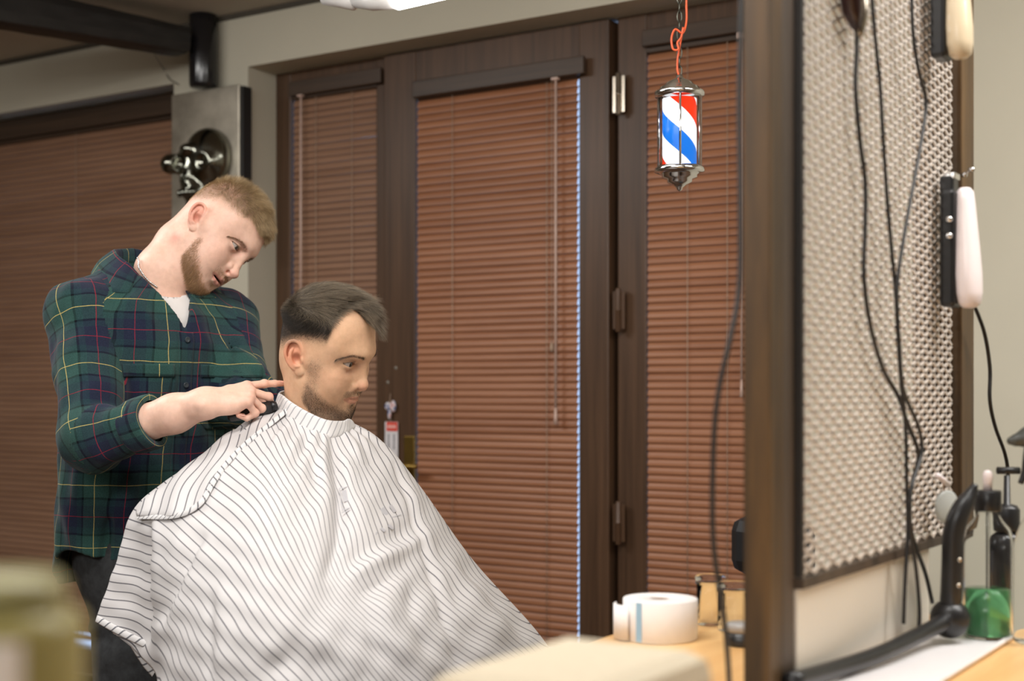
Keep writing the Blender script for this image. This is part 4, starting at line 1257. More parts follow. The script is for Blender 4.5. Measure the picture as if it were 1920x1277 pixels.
def hem_strip(name, line, wpx, nrm, freq):
    c = cr_open(line, 10); d_ = np.gradient(c, axis=0); d_ /= np.linalg.norm(d_, axis=1)[:, None]
    L = np.concatenate([[0], np.cumsum(np.linalg.norm(np.diff(c, axis=0), axis=1))])
    rows = []
    for k, (a, o) in enumerate(((-.5, .0), (-.35, .0016), (0, .0022), (.35, .0016), (.5, .0), (.35, -.0012), (-.35, -.0012))):
        sd = np.cross(d_, nrm); sd /= np.linalg.norm(sd, axis=1)[:, None]
        rows.append(c + sd * a * wpx + nrm * o)
    Gs = np.array(rows + rows[:1])
    Ss = L[None] * freq + np.linspace(0, 1.1, len(Gs))[:, None]
    return grid_obj(name, Gs, Ss, Ss * 0, M_hem, cape, False, 0)
NF = np.array([0, -.85, .5]); NF /= np.linalg.norm(NF)
hem_strip('flap_hem', t1 + np.array([0, -.001, .001]), .0105, NF, 62)
lo = np.array([pk(181, 1160, 2.50), pk(205, 1174, 2.475), pk(235, 1190, 2.452), pk(262, 1203, 2.438), pk(280, 1212, 2.425)])
hem_strip('hem', lo, .013, np.array([0, -1., .1]), 50)
lo2 = np.array([pk(215, 1180, 2.52), pk(245, 1200, 2.50), pk(262, 1225, 2.49), pk(275, 1245, 2.47), pk(290, 1262, 2.45)])
hem_strip('hem', lo2, .016, np.array([0, -1., .1]), 45)

# faded print on the chest of the cape
M_print = plain('faded_print', srgb(186, 184, 188), .7, var=.03)
def cape_at(P, off):
    P = np.atleast_2d(P); out = []
    for q in P:
        r = np.linalg.norm(pv - q, axis=1); i = np.argsort(r)[:10]
        A_ = np.c_[np.ones(10), pv[i] - q]; w_ = np.exp(-(r[i] / 3.5) ** 2) + 1e-4
        out.append(pk(q[0], q[1], (dvv[i] * w_).sum() / w_.sum() - off))
    return np.array(out)
pm = MB()
def pstroke(p, q, wd):
    p = np.array(p, float); q = np.array(q, float); d_ = (q - p) / np.linalg.norm(q - p); n_ = np.array([-d_[1], d_[0]]) * wd / 2
    t_ = np.linspace(0, 1, max(3, int(np.linalg.norm(q - p) / 3)))[:, None]; c_ = p + (q - p) * t_
    g_ = np.stack([cape_at(c_ + n_, .0022), cape_at(c_ - n_, .0022)]); pm.grid(np.array([v2w(r_) for r_ in g_]))
def pquad(a_, b_, c_, d_, wd=1.6):
    for p, q in ((a_, b_), (b_, c_), (c_, d_), (d_, a_)): pstroke(p, q, wd)
pquad((636, 916), (684, 906), (692, 942), (642, 956))
for k in range(3): pstroke((645 + k * 13, 919 - k * 3), (649 + k * 13, 940 - k * 3), 8)
pstroke((640, 962), (705, 940), 1.6)
for k, (x, y) in enumerate(((668, 972), (684, 966), (700, 960), (716, 953), (732, 947))): pstroke((x, y), (x + 9, y + 13), 9 if k % 2 else 6)
pstroke((668, 990), (752, 965), 1.6)
for k in range(4): pstroke((684 + k * 15, 1000 - k * 5), (692 + k * 15, 1006 - k * 5), 5)
tag(pm.build('print', M_print, cape), 'faded grey printed lettering and boxes')

# ---- clipper in the barber's hand
trim = thing('hair_trimmer', v2w(WR_R + HA * .095 - DN * .030), 'small black hair trimmer gripped in the standing man\'s right hand', 'hair trimmer')
m = MB(); Pq = lambda x, y, z: v2w(WR_R + HA * x + TH * y + DN * z)
m.tube([Pq(.030, -.010, -.032), Pq(.034, -.010, -.032), (Pq(.06, -.008, -.033)), Pq(.095, -.004, -.035), Pq(.112, -.002, -.036)], [.006, .0110, .0130, .0120, .0115], 16); m.build('body', M_blackp, trim)
m = MB(); m.tube([Pq(.1122, -.002, -.036), Pq(.119, -.001, -.0362), Pq(.123, .000, -.0364)], [.0105, .0100, .008], 16); m.build('blade', plain('dark_steel', srgb(60, 60, 62), .35, .8), trim)
print('people', time.time() - T0)
# ------------------------------------------------------------------ the room
WY = 3.60; DY = 3.743; CEIL = 2.56
def xz(px, py, Y):
    p = on_y(px, py, Y); return p[0], p[2]
X = lambda px, Y: on_y(px, 735, Y)[0]
Z = lambda px, py, Y: on_y(px, py, Y)[2]
def wall_mat(name, col, rough=.85, bump=.05):
    m = Mat(name); f = m.noise(m.coord('Object'), 2.2, 4); g = m.noise(m.coord('Object'), 90, 3)
    c = m.ramp(f, [(.3, tuple(x * .96 for x in col)), (.7, tuple(x * 1.03 for x in col))])
    m.l(c, m.b.inputs['Base Color']); m.set(rough=rough, spec=.2); m.bump(g, bump, .002); return m.m
def wood_mat(name, c1, c2, rough=.35, scale=(1, 1, 1), stretch=22, axis='Z', dark=.5):
    m = Mat(name)
    sc = {'X': (1, stretch, stretch), 'Y': (stretch, 1, stretch), 'Z': (stretch, stretch, 1)}[axis]
    f = m.noise(m.coord('Object', sc), 1.6, 6, .62)
    g = m.noise(m.coord('Object', tuple(x * 3 for x in sc)), 3, 4, .6)
    mid = tuple((a + b) / 2 for a, b in zip(c1, c2))
    c = m.ramp(f, [(.30, c1), (.5, mid), (.72, c2)])
    m.l(c, m.b.inputs['Base Color']); m.set(rough=rough, spec=.4); m.bump(g, .06, .001); return m.m
M_wall = wall_mat('plaster_olive_grey', srgb(196, 190, 172))
M_ceil = wall_mat('ceiling_paint', srgb(196, 190, 178))
M_floor = wood_mat('floor_boards', srgb(70, 50, 36), srgb(108, 80, 58), .45, axis='Y')
M_frame = wood_mat('brown_door_wood', srgb(68, 49, 35), srgb(94, 69, 50), .40, axis='Z', stretch=30)
M_frameh = wood_mat('brown_door_wood_across', srgb(60, 48, 39), srgb(80, 63, 50), .40, axis='X', stretch=30)
M_slat = wood_mat('red_brown_slat', srgb(142, 92, 62), srgb(168, 116, 84), .38, axis='X', stretch=14)
M_slat2 = wood_mat('brown_slat', srgb(130, 96, 74), srgb(152, 116, 92), .38, axis='X', stretch=14)
M_cordb = plain('blind_cord', srgb(176, 150, 128), .7)
M_wand = plain('pale_wand', srgb(198, 170, 156), .4)
M_brass = plain('brass', srgb(150, 122, 62), .35, .9, var=.08)
M_steel = plain('hinge_steel', srgb(170, 160, 146), .25, .9)
M_beam = wood_mat('black_beam', (.010, .009, .008), (.022, .019, .017), .5, axis='Y')
gm = Mat('window_glass'); gm.set(col=(.95, .97, 1), rough=.02, trans=1, ior=1.45); M_glass = gm.m
S_ = 'structure'
def st(o): o['kind'] = S_; return o
# back wall with its openings, in room x
XL0 = -7.5
xw_r = X(326, WY)                          # right jamb of the left window
x_j = X(465, WY)                           # left jamb of the door recess
x_r = X(1478, WY)                          # right jamb of the recess
z_lin = Z(465, 125, WY); z_wt = (Z(0, 212, WY) + Z(322, 158, WY)) / 2; z_ws = .10
x_far = X(1925, WY) + 3.0
w = MB(); TH_ = .34
def wbox(x0, x1, z0, z1): w.box((x0, WY, z0), (x1, WY + TH_, z1))
wbox(XL0, -6.6, 0, CEIL); wbox(-6.6, xw_r, z_wt, CEIL); wbox(-6.6, xw_r, 0, z_ws)
wbox(xw_r, x_j, 0, CEIL); wbox(x_j, x_r, z_lin, CEIL); wbox(x_r, x_far, 0, CEIL)
st(w.build('wall_back', M_wall))
st(MB().box((XL0 - .2, -3.0, 0), (XL0, WY + TH_, CEIL)).build('wall_left', M_wall))
st(MB().box((x_far, -3.0, 0), (x_far + .2, WY + TH_, CEIL)).build('wall_right', M_wall))
st(MB().box((XL0, -3.2, 0), (x_far, -3.0, CEIL)).build('wall_front', M_wall))
st(MB().box((XL0 - .2, -3.2, -.1), (x_far + .2, WY + TH_, 0)).build('floor', M_floor))
st(MB().box((XL0 - .2, -3.2, CEIL), (x_far + .2, WY + TH_, CEIL + .15)).build('ceiling', M_ceil))
# slim dark strip added to paint the shadow line where wall meets ceiling
st(MB().box((XL0, WY - .012, CEIL - .016), (x_far, WY, CEIL)).build('shadow_line_strip', plain('shadow_line_paint', srgb(70, 64, 54), .7)))
# ---- door set: fixed sidelights and a door leaf, all in the recess
FY = DY                                     # front face of the fixed frame
xs = {k: X(v, DY) for k, v in dict(a=517, b=545, c=705, d=727, e=786, f=1092, g=1150, h=1158, i=1212, j=1452, k=1478).items()}
xs['k'] = x_r; z_top = z_lin; zb = .02
def frame(name, x0, x1, z0, z1, y0, dep, sl, sr, st_, sb, parent, mat=M_frame):
    m = MB()
    m.box((x0, y0, z0), (x0 + sl, y0 + dep, z1), bev=.004); m.box((x1 - sr, y0, z0), (x1, y0 + dep, z1), bev=.004)
    m.box((x0 + sl, y0 + .004, z1 - st_), (x1 - sr, y0 + dep - .004, z1)); m.box((x0 + sl, y0 + .004, z0), (x1 - sr, y0 + dep - .004, z0 + sb))
    return m.build(name, mat, parent)
def hz(px, py): return Z(px, py, DY)
z_leaf = hz(1000, 62)
d1 = thing('door_1', ((xs['d'] + xs['g']) / 2, DY, 0), None, None, None, S_)
frame('door_leaf', xs['d'], xs['g'] - .004, .012, z_leaf, DY - .022, .07, xs['e'] - xs['d'], xs['g'] - xs['f'] - .004, z_leaf - hz(940, 145), .28, d1)
MB().box((xs['e'], DY + .012, .28), (xs['f'], DY + .024, z_leaf - .04)).build('pane', M_glass, d1)
for py0, py1 in ((136, 216), (540, 623), (940, 1022)):
    x = X(1159, DY - .03); z1 = Z(1159, py0, DY - .03); z0 = Z(1159, py1, DY - .03)
    m = MB(); m.lathe([(.0065, z0), (.0085, z0 + .004), (.0085, (z0 + z1) / 2 - .001), (.0092, (z0 + z1) / 2), (.0085, (z0 + z1) / 2 + .001), (.0085, z1 - .004), (.0065, z1)], (x, DY - .030, 0), None, 16)
    m.box((x - .02, DY - .027, z0 + .01), (x + .02, DY - .022, z1 - .01)); m.build('hinge', M_steel if py0 < 200 else M_frame, d1)
hx = X(777, DY); hp = thing('handle', (hx, DY - .022, Z(777, 873, DY)), None, None); hp.parent = d1; hp.matrix_parent_inverse = Matrix.Translation(-root_loc(d1))
z0 = Z(777, 945, DY); z1 = Z(777, 817, DY); zh = Z(777, 873, DY)
MB().box((hx - .022, DY - .031, z0), (hx + .022, DY - .022, z1), bev=.003).build('handle_plate', M_brass, hp)
m = MB(); m.tube([(hx, DY - .031, zh), (hx, DY - .07, zh)], .009, 12); m.tube([(hx - .040, DY - .072, zh - .004), (hx - .01, DY - .075, zh), (hx + .03, DY - .074, zh + .001), (hx + .062, DY - .072, zh + .001)], [.0085, .0095, .0095, .0085], 12); m.build('lever', M_brass, hp)
MB().lathe([(0, 0), (.007, 0), (.007, .003), (0, .003)], (hx, DY - .031, zh - .058), axis_R((0, -1, 0)), 16).build('keyhole', M_frame, hp)
w1 = thing('window_1', ((xs['a'] + xs['d']) / 2, DY, 0), None, None, None, S_)
frame('window_frame', xs['a'], xs['d'] - .003, zb, z_top, DY, .07, xs['b'] - xs['a'], xs['d'] - xs['c'] - .003, z_top - hz(620, 165), .28, w1)
MB().box((xs['b'], DY + .03, .28), (xs['c'], DY + .042, z_top - .04)).build('pane', M_glass, w1)
w2 = thing('window_2', ((xs['h'] + xs['k']) / 2, DY, 0), None, None, None, S_)
frame('window_frame', xs['h'], xs['k'], zb, z_top, DY, .07, xs['i'] - xs['h'], xs['k'] - xs['j'], z_top - hz(1300, 48), .28, w2)
MB().box((xs['i'], DY + .03, .28), (xs['j'], DY + .042, z_top - .04)).build('pane', M_glass, w2)
st(MB().box((xs['d'], DY, z_leaf + .004), (xs['g'], DY + .07, z_top)).build('trim_2', M_frameh))
MB().box((xs['g'] - .012, DY + .050, .02), (xs['h'] + .006, DY + .068, z_leaf)).build('gap_filler_1', M_frame)['kind'] = S_  # filler added behind the leaf gap so outside light doesn't show
MB().box((xs['d'] - .010, DY + .050, .02), (xs['d'] + .010, DY + .068, z_leaf)).build('gap_filler_2', M_frame)['kind'] = S_  # second added filler, keeps the handle-side gap dark
# left window
LY = WY + .10
w3 = thing('window_3', (-4.6, LY, 0), None, None, None, S_)
frame('window_frame', -6.6, xw_r, z_ws, z_wt, LY, .07, .09, .05, .055, .10, w3, M_frameh)
MB().box((-6.5, LY + .03, z_ws + .05), (xw_r - .04, LY + .042, z_wt - .04)).build('pane', M_glass, w3)
st(MB().box((-6.6, WY - .02, z_ws - .03), (xw_r, LY, z_ws), bev=.004).build('trim_3', M_frameh))
# ---- venetian blinds
def blind(name, x0, x1, z0, z1, y, pitch, cords, label, mat, valance=None, wand=None, tilt=64, ladder=.0012, pull=None):
    t = thing(name, ((x0 + x1) / 2, y, z0), label, 'window blind', 'brown venetian blinds')
    w_ = .0305; m = MB(); n = int((z1 - z0) / pitch); rng = random.Random(int(abs(x0) * 1000))
    ca, sa = math.cos(math.radians(tilt)), math.sin(math.radians(tilt))
    prof = []
    for k in range(7):
        s = (k / 6 - .5) * w_; b = .0030 * (1 - (2 * s / w_) ** 2)
        prof.append((-s * ca * -1 - b * sa, s * sa - b * ca * -1 * .4))
    # upper edge towards the glass, lower edge towards the room
    prof = [(s_y, s_z) for s_y, s_z in [((k / 6 - .5) * w_ * ca - .0042 * (1 - (2 * (k / 6 - .5)) ** 2) * sa, (k / 6 - .5) * w_ * sa + .0042 * (1 - (2 * (k / 6 - .5)) ** 2) * ca) for k in range(7)]]
    for i in range(n):
        z = z1 - (i + .5) * pitch; j = rng.uniform(-.0006, .0006); sk = rng.uniform(-.0008, .0008)
        V = [(x0, y + a, z + b + j) for a, b in prof] + [(x1, y + a, z + b + j + sk) for a, b in prof]
        V += [(x0, y + a + .0006, z + b + j - .0006) for a, b in prof] + [(x1, y + a + .0006, z + b + j + sk - .0006) for a, b in prof]
        Fc = [(k, k + 1, 8 + k, 7 + k) for k in range(6)] + [(14 + k, 21 + k, 22 + k, 15 + k) for k in range(6)]
        Fc += [(0, 7, 21, 14), (6, 20, 27, 13)]
        m.raw(V, Fc, False)
    m.build('slats', mat, t, fix=True)
    MB().box((x0, y - .016, z1), (x1, y + .016, z1 + .026), bev=.002).build('headrail', M_frameh, t)
    MB().box((x0, y - .012, z0 - .012), (x1, y + .012, z0 + .004), bev=.003).build('bottom_rail', mat, t)
    for cx in cords:
        m = MB()
        m.tube([(cx, y - .0135, z1), (cx, y - .0135, z0)], ladder, 6); m.tube([(cx, y + .0135, z1), (cx, y + .0135, z0)], ladder, 6)
        m.build('ladder_cord', M_cordb, t)
    if valance:
        vx0, vx1, vz0, vz1 = valance
        MB().box((vx0, y - .040, vz0), (vx1, y - .022, vz1), bev=.003).build('valance', M_frameh, t)
    if wand:
        wx, wz0, wz1 = wand
        m = MB(); m.tube([(wx, y - .030, wz1), (wx, y - .031, wz0 + .05)], .0042, 8); m.tube([(wx, y - .031, wz0 + .05), (wx, y - .031, wz0 + .02), (wx, y - .031, wz0)], [.0045, .0055, .0065], 8); m.build('tilt_wand', M_wand, t)
        MB().box((wx - .014, y - .038, wz1 - .004), (wx + .010, y - .020, wz1 + .014), bev=.002).build('wand_bracket', M_wand, t)
    if pull:
        for (qx, qz0, qz1) in pull:
            m = MB(); m.tube([(qx, y - .018, qz1), (qx, y - .018, qz0 + .03)], .0012, 6); m.lathe([(.002, .03), (.006, .022), (.007, .008), (.004, 0)], (qx, y - .018, qz0), None, 12); m.build('pull_cord', M_cordb, t)
    return t
BY = DY - .030
bx = lambda px: X(px, BY)
bz = lambda px, py: Z(px, py, BY)
blind('window_blind', bx(780), bx(1080), bz(930, 1197), bz(940, 165), DY - .028 + .012, .0235, [bx(848), bx(1025)], 'brown venetian blind on the door leaf with the brass handle', M_slat,
      (bx(781), bx(1101), bz(940, 163), bz(940, 131)), (bx(1047), bz(1047, 795), bz(1047, 150)), pull=[(bx(1036), bz(1036, 660), bz(1036, 150))])
blind('window_blind', bx(538), bx(697), bz(620, 1205), bz(620, 172), DY + .012, .0235, [bx(582), bx(650)], 'narrow dark brown blind behind the seated man\'s head, left of the door leaf', M_slat2,
      (bx(540), bx(712), bz(620, 168), bz(620, 140)), (bx(560), bz(560, 700), bz(560, 178)))
blind('window_blind', bx(1204), bx(1446), bz(930, 1197), bz(1300, 82), DY + .012, .0235, [bx(1281), bx(1356)], 'reddish brown blind behind the hanging barber pole lamp', M_slat,
      (bx(1202), bx(1452), bz(1290, 74), bz(1290, 42)), (bx(1388), bz(1388, 745), bz(1388, 68)))
bl = lambda px: X(px, LY); blz = lambda px, py: Z(px, py, LY)
blind('window_blind', -6.5, xw_r - .045, blz(150, 1190), blz(150, 252), LY - .012, .0235, [bl(152), bl(-260)], 'wide brown blind in the window behind the standing man', M_slat2, (-6.55, xw_r - .02, blz(150, 246), blz(150, 222)), tilt=68)
# ---- black beam, column and what hangs on the pier
b0_ = on_z(-300, -40, CEIL); b0_ = on_z(18, 0, CEIL)
e0 = on_y(341, 78, WY - .03); e1 = on_z(0, -60, CEIL)
pA = pw(-260, -38, 4.2); pB = pw(341, 79, 4.90)
dv = (pB - pA); L_ = np.linalg.norm(dv); ax_ = dv / L_
s_ = np.cross(ax_, [0, 0, 1]); s_ /= np.linalg.norm(s_); u_ = np.cross(s_, ax_)
hb = .046
m = MB(); n_ = 40; G = []
rngb = np.random.default_rng(3)
for i in range(n_ + 1):
    c = pA + dv * i / n_
    row = []
    for k in range(16):
        a = 2 * math.pi * k / 16; q = (abs(math.cos(a)) ** 6 + abs(math.sin(a)) ** 6) ** (-1 / 6)
        row.append(c + (s_ * math.cos(a) * .065 + u_ * math.sin(a) * hb * (1.75 - .75 * i / n_)) * q * (1 + .012 * math.sin(i * 1.1 + k)))
    G.append(row)
m.grid(np.array(G), False, True); m.raw(G[-1], [tuple(range(16))]); m.raw(G[0], [tuple(range(16))[::-1]])
ob = m.build('ceiling_beam', M_beam); tag(ob, 'rough black timber beam under the ceiling ending beside the black column', 'beam')
cx_, _, cz1 = on_y(381, 48, WY - .06); cz0 = Z(384, 163, WY - .06)
m = MB(); m.lathe([(.046, cz0), (.049, cz0 + .01), (.050, (cz0 + cz1) / 2), (.049, CEIL - .004)], (cx_, WY - .06, 0), None, 24)
tag(m.build('wall_column', plain('gloss_black', (.012, .011, .012), .18)), 'short glossy black column on the wall above the metal skull plaque', 'column')
# thin wire from beam to window
m = MB(); m.tube(cr_open(np.array([pw(290, 103, 4.85), on_y(306, 128, WY - .01), on_y(318, 148, WY - .01), on_y(334, 158, WY - .01)]), 6), .0022, 6)
tag(m.build('loose_wire', plain('grey_wire', srgb(110, 104, 92), .6)), 'thin loose wire hanging from the beam end to the window corner', 'wire')
# skull plaque
px0, px1 = X(322, WY - .05), X(449, WY - .05); pz1 = (Z(322, 176, WY - .05) + Z(449, 160, WY - .05)) / 2; pz0 = pz1 - .56
pl = thing('skull_wall_art', ((px0 + px1) / 2, WY, pz0), 'brushed metal wall plaque with a bulging dark chrome skull', 'wall art')
mm = Mat('brushed_steel'); mm.set(rough=.5, metal=1, col=srgb(196, 188, 172)); f_ = mm.noise(mm.coord('Object', (2, 2, 2)), 3, 4); c_ = mm.ramp(f_, [(.3, srgb(150, 142, 128)), (.7, srgb(214, 206, 190))]); mm.l(c_, mm.b.inputs['Base Color'])
M_brush = mm.m
M_dchrome = plain('dark_chrome', srgb(128, 128, 118), .16, 1.0, var=.25, scale=8)
MB().box((px0, WY - .052, pz0), (px1, WY - .044, pz1), bev=.003).build('plate', M_brush, pl)
MB().box((px0 + .02, WY - .044, pz0 + .01), (px1 + .012, WY - .002, pz1 - .006)).build('backing_board', plain('black_board', (.012, .012, .011), .5), pl)
def skull_fn(p):
    c0 = np.array([X(372, WY - .10), WY - .055, Z(372, 300, WY - .10)])
    f = Field(p); q = lambda a, b, c: c0 + np.array([a, b, c])
    f.ell(q(.016, -.015, .008), (.098, .068, .108))
    for s, x in ((-1, -.055), (1, .048)):
        f.ell(q(x, -.062 if s < 0 else -.045, -.012), (.044, .040, .042), .012)
    f.ell(q(-.095, -.085, -.012), (.036, .034, .036), .008)
    f.cone(q(-.055, -.075, -.01), q(-.095, -.09, -.012), .026, .028, .012)
    f.ell(q(-.020, -.080, .035), (.030, .022, .020), .02)
    for x, r in ((.050, .030), (-.045, .026)): f.ell(q(x, -.092, -.014), (r, .024, r * .95), .010, '-')
    f.cone(q(-.018, -.060, -.012), q(-.030, -.072, -.070), .020, .024, .02)
    f.ell(q(-.026, -.094, -.060), (.012, .026, .024), .006, '-')
    f.ell(q(-.020, -.040, -.110), (.052, .046, .040), .03)
    for k in range(5): f.ell(q(-.055 + k * .018, -.082, -.118), (.008, .010, .015), .004)
    f.ell(q(-.02, -.035, -.165), (.042, .036, .030), .02)
    f.d = np.maximum(f.d, f.p[:, 1] - (WY - .050))
    return f.d
lo_ = np.array([X(372, WY - .1) - .18, WY - .20, Z(372, 300, WY - .1) - .24]); V, Q = surface(skull_fn, lo_, lo_ + np.array([.36, .16, .40]), .006, 1)
mesh_np('skull', V, Q, M_dchrome, pl)
for q_ in ((.02, .02), (.02, -.02)): pass
# ---- tag and charm hanging on the door stile
tg = thing('hanging_tag', (X(733, DY), DY - .03, Z(733, 865, DY)), 'white paper tag with red top hanging on the door stile left of the handle', 'tag')
x0, x1 = X(722, DY - .03), X(746, DY - .03); z0, z1 = Z(733, 867, DY - .03), Z(733, 791, DY - .03)
MB().box((x0, DY - .031, z0), (x1, DY - .0285, z1), bev=.0005).build('card', plain('white_card', srgb(226, 222, 224), .6), tg)
MB().box((x0 + .008, DY - .0325, z1 - .031), (x1 - .001, DY - .031, z1 - .001)).build('red_label', plain('red_print', srgb(222, 62, 40), .6), tg)
MB().box((x0 + .012, DY - .0332, z1 - .022), (x1 - .006, DY - .0325, z1 - .010)).build('label_print', plain('pale_print', srgb(240, 170, 160), .6), tg)
m = MB()
rg = random.Random(4)
for cx_k in (.30, .72):
    z = z1 - .042
    while z > z0 + .045:
        h = rg.uniform(.003, .006); m.box((x0 + (x1 - x0) * cx_k - .003, DY - .0316, z - h), (x0 + (x1 - x0) * cx_k + .003, DY - .031, z)); z -= h + .0022
m.build('print', plain('grey_print', srgb(70, 72, 80), .6), tg)
chm = thing('key_charm', (X(733, DY), DY - .03, Z(733, 780, DY)), 'small pink and blue skull charm hanging above the paper tag', 'charm')
def charm_fn(p):
    f = Field(p); c = on_y(730, 765, DY - .036)
    f.ell(c + np.array([-.006, 0, .006]), (.012, .008, .014)); f.ell(c + np.array([.015, .002, .006]), (.011, .007, .020), .003); f.ell(c + np.array([0, 0, -.022]), (.007, .005, .016), .004)
    f.ell(c + np.array([-.010, -.008, .006]), (.004, .005, .005), .002, '-'); f.ell(c + np.array([.000, -.008, .006]), (.004, .005, .005), .002, '-'); f.ell(c + np.array([.016, -.006, .004]), (.004, .005, .007), .002, '-')
    return f.d
c = on_y(730, 765, DY - .036); V, Q = surface(charm_fn, c - .05, c + .05, .0022, 1)
cm = Mat('charm_enamel'); ff = cm.noise(cm.coord('Object'), 60, 2); cc = cm.ramp(ff, [(.38, srgb(96, 104, 150)), (.48, srgb(226, 224, 226)), (.6, srgb(214, 168, 168))]); cm.l(cc, cm.b.inputs['Base Color']); cm.set(rough=.3)
mesh_np('charm', V, Q, cm.m, chm)
m = MB(); m.tube([on_y(732, 738, DY - .026), on_y(731, 752, DY - .034), on_y(731, 780, DY - .034), on_y(735, 793, DY - .031)], .0012, 6); m.build('cord', M_cordb, chm)
for q in ((727, 717), (742, 690)):
    p = on_y(*q, DY - .022); o = MB().lathe([(0, -.004), (.005, -.003), (.006, 0), (0, .002)], p, axis_R((0, -1, 0)), 14).build('screw_cap', plain('grey_cap', srgb(150, 146, 136), .4))
    tag(o, 'pale round screw cap on the door stile, ' + ('lower of the two above the charm' if q[1] > 700 else 'upper of the two above the charm'), 'screw cap', 'screw caps on the door stile')
# ---- hanging barber pole lamp
PD = 3.05
pc = pw(1274, 260, PD); ppm = PD / F
pole = thing('barber_pole', pw(1274, 357, PD), 'hanging lit barber pole lamp with red, white and blue stripes', 'barber pole')
H_ = lambda py: CAM_H + (735 - py) / F * PD
r_ = lambda wpx: wpx * ppm
m = MB(); m.lathe([(r_(46), H_(181)), (r_(47), H_(176)), (r_(46), H_(172)), (r_(38), H_(169)), (r_(36), H_(164)), (r_(28), H_(160)), (r_(24), H_(155)), (r_(12), H_(149)), (r_(7), H_(146)), (r_(6), H_(141)), (0, H_(140))], (pc[0], pc[1], 0), None, 40); m.build('top_cap', M_chrome, pole)
m = MB(); m.lathe([(r_(40), H_(312)), (r_(46), H_(316)), (r_(47), H_(322)), (r_(40), H_(325)), (r_(33), H_(328)), (r_(33), H_(333)), (r_(24), H_(336)), (r_(23), H_(342)), (r_(13), H_(347)), (r_(6), H_(352)), (r_(5), H_(356)), (0, H_(359))], (pc[0], pc[1], 0), None, 40); m.build('bottom_cap', M_chrome, pole)
sm_ = Mat('lit_stripes')
tc = sm_.n('ShaderNodeTexCoord'); sx = sm_.n('ShaderNodeSeparateXYZ'); sm_.l(tc.outputs['Object'], sx.inputs[0])
an = sm_.math('ARCTAN2', sm_.math('SUBTRACT', sx.outputs[1], float(pc[1])), sm_.math('SUBTRACT', sx.outputs[0], float(pc[0])))
ph_ = sm_.math('FRACT', sm_.math('ADD', sm_.math('ADD', sm_.math('MULTIPLY', an, 1 / (2 * math.pi)), sm_.math('MULTIPLY', sm_.math('SUBTRACT', sx.outputs[2], float(H_(186))), 1 / .205)), 10.52))
rp = sm_.n('ShaderNodeValToRGB'); rp.color_ramp.interpolation = 'CONSTANT'
stp = [(0, srgb(244, 246, 250)), (.25, srgb(226, 52, 22)), (.5, srgb(244, 246, 250)), (.75, srgb(24, 112, 214))]
e = rp.color_ramp.elements
while len(e) < 4: e.new(.5)
for i, (p_, c_) in enumerate(stp): e[i].position = p_; e[i].color = (*c_, 1)
sm_.l(ph_, rp.inputs[0]); sm_.l(rp.outputs[0], sm_.b.inputs['Base Color']); sm_.l(rp.outputs[0], sm_.b.inputs['Emission Color']); sm_.set(estr=.85, rough=.3)
m = MB(); m.lathe([(r_(32), H_(314)), (r_(32), H_(186))], (pc[0], pc[1], 0), None, 48); m.build('striped_cylinder', sm_.m, pole)
gl = Mat('clear_tube'); gl.set(rough=.02, trans=1, ior=1.1, spec=.3); 
m = MB(); m.lathe([(r_(42), H_(314)), (r_(42), H_(182))], (pc[0], pc[1], 0), None, 48, cap=False); m.lathe([(r_(41), H_(182)), (r_(41), H_(314))], (pc[0], pc[1], 0), None, 48, cap=False); m.build('glass_tube', gl.m, pole, fix=False)
for a in (-95, 25, 145):
    m = MB(); ca, sa = math.cos(math.radians(a) + YAW), math.sin(math.radians(a) + YAW)
    m.tube([(pc[0] + ca * r_(44), pc[1] + sa * r_(44), H_(318)), (pc[0] + ca * r_(44), pc[1] + sa * r_(44), H_(178))], r_(2.2), 8); m.build('rod', M_chrome, pole)
m = MB()
top = np.array([pc[0], pc[1], CEIL]); bot = np.array([pc[0], pc[1], H_(142)])
nl = int((top[2] - bot[2]) / .020)
for i in range(nl):
    z = bot[2] + (i + .5) * .020; a = (i % 2) * math.pi / 2 + .4
    loop = [(pc[0] + math.cos(a) * .005 * math.cos(t), pc[1] + math.sin(a) * .005 * math.cos(t), z + .0125 * math.sin(t)) for t in np.linspace(0, 2 * math.pi, 13)[:-1]]
    m.tube(loop, .0016, 5, closed=True)
m.build('chain', plain('dark_chain', srgb(84, 84, 76), .35, .9), pole)
m = MB(); m.tube(cr_open(np.array([pw(1290, -60, PD), pw(1287, 0, PD), pw(1287, 40, PD), pw(1280, 62, PD - .01), pw(1266, 55, PD - .015), pw(1259, 72, PD - .01), pw(1262, 92, PD - .01), pw(1272, 92, PD - .012), pw(1270, 80, PD - .01), pw(1277, 70, PD - .01), pw(1281, 52, PD - .012), pw(1272, 100, PD), pw(1270, 128, PD), pw(1272, 140, PD)]), 5), r_(2.0), 8)
m.build('orange_cord', plain('orange_cord', srgb(232, 98, 54), .5), pole)
# ---- ceiling strip light that shows at the top edge
q0, q1 = pw(620, -12, 3.3), pw(870, -34, 3.05)
lampt = thing('strip_light', (q0 + q1) / 2, 'white fluorescent tube fitting hanging at the top edge beside the door lintel', 'ceiling light')
M_lwhite = plain('lamp_white', srgb(236, 234, 232), .35)
dlt = (q1 - q0) / np.linalg.norm(q1 - q0)
qa, qb = pw(640, 2, 3.3), pw(742, 2, 3.18)
m = MB(); m.tube([pw(610, -8, 3.32), pw(640, -2, 3.30), pw(664, 4, 3.28), pw(668, 2, 3.28)], [.022, .021, .020, .014], 20); m.build('end_cap', M_lwhite, lampt)
m = MB(); m.tube([pw(664, -2, 3.28), pw(700, 3, 3.24), pw(748, 2, 3.20)], [.020, .021, .018], 20); m.build('body', M_lwhite, lampt)
te = Mat('lit_tube'); te.set(col=(1, 1, 1), emit=(1, .97, .93), estr=14)
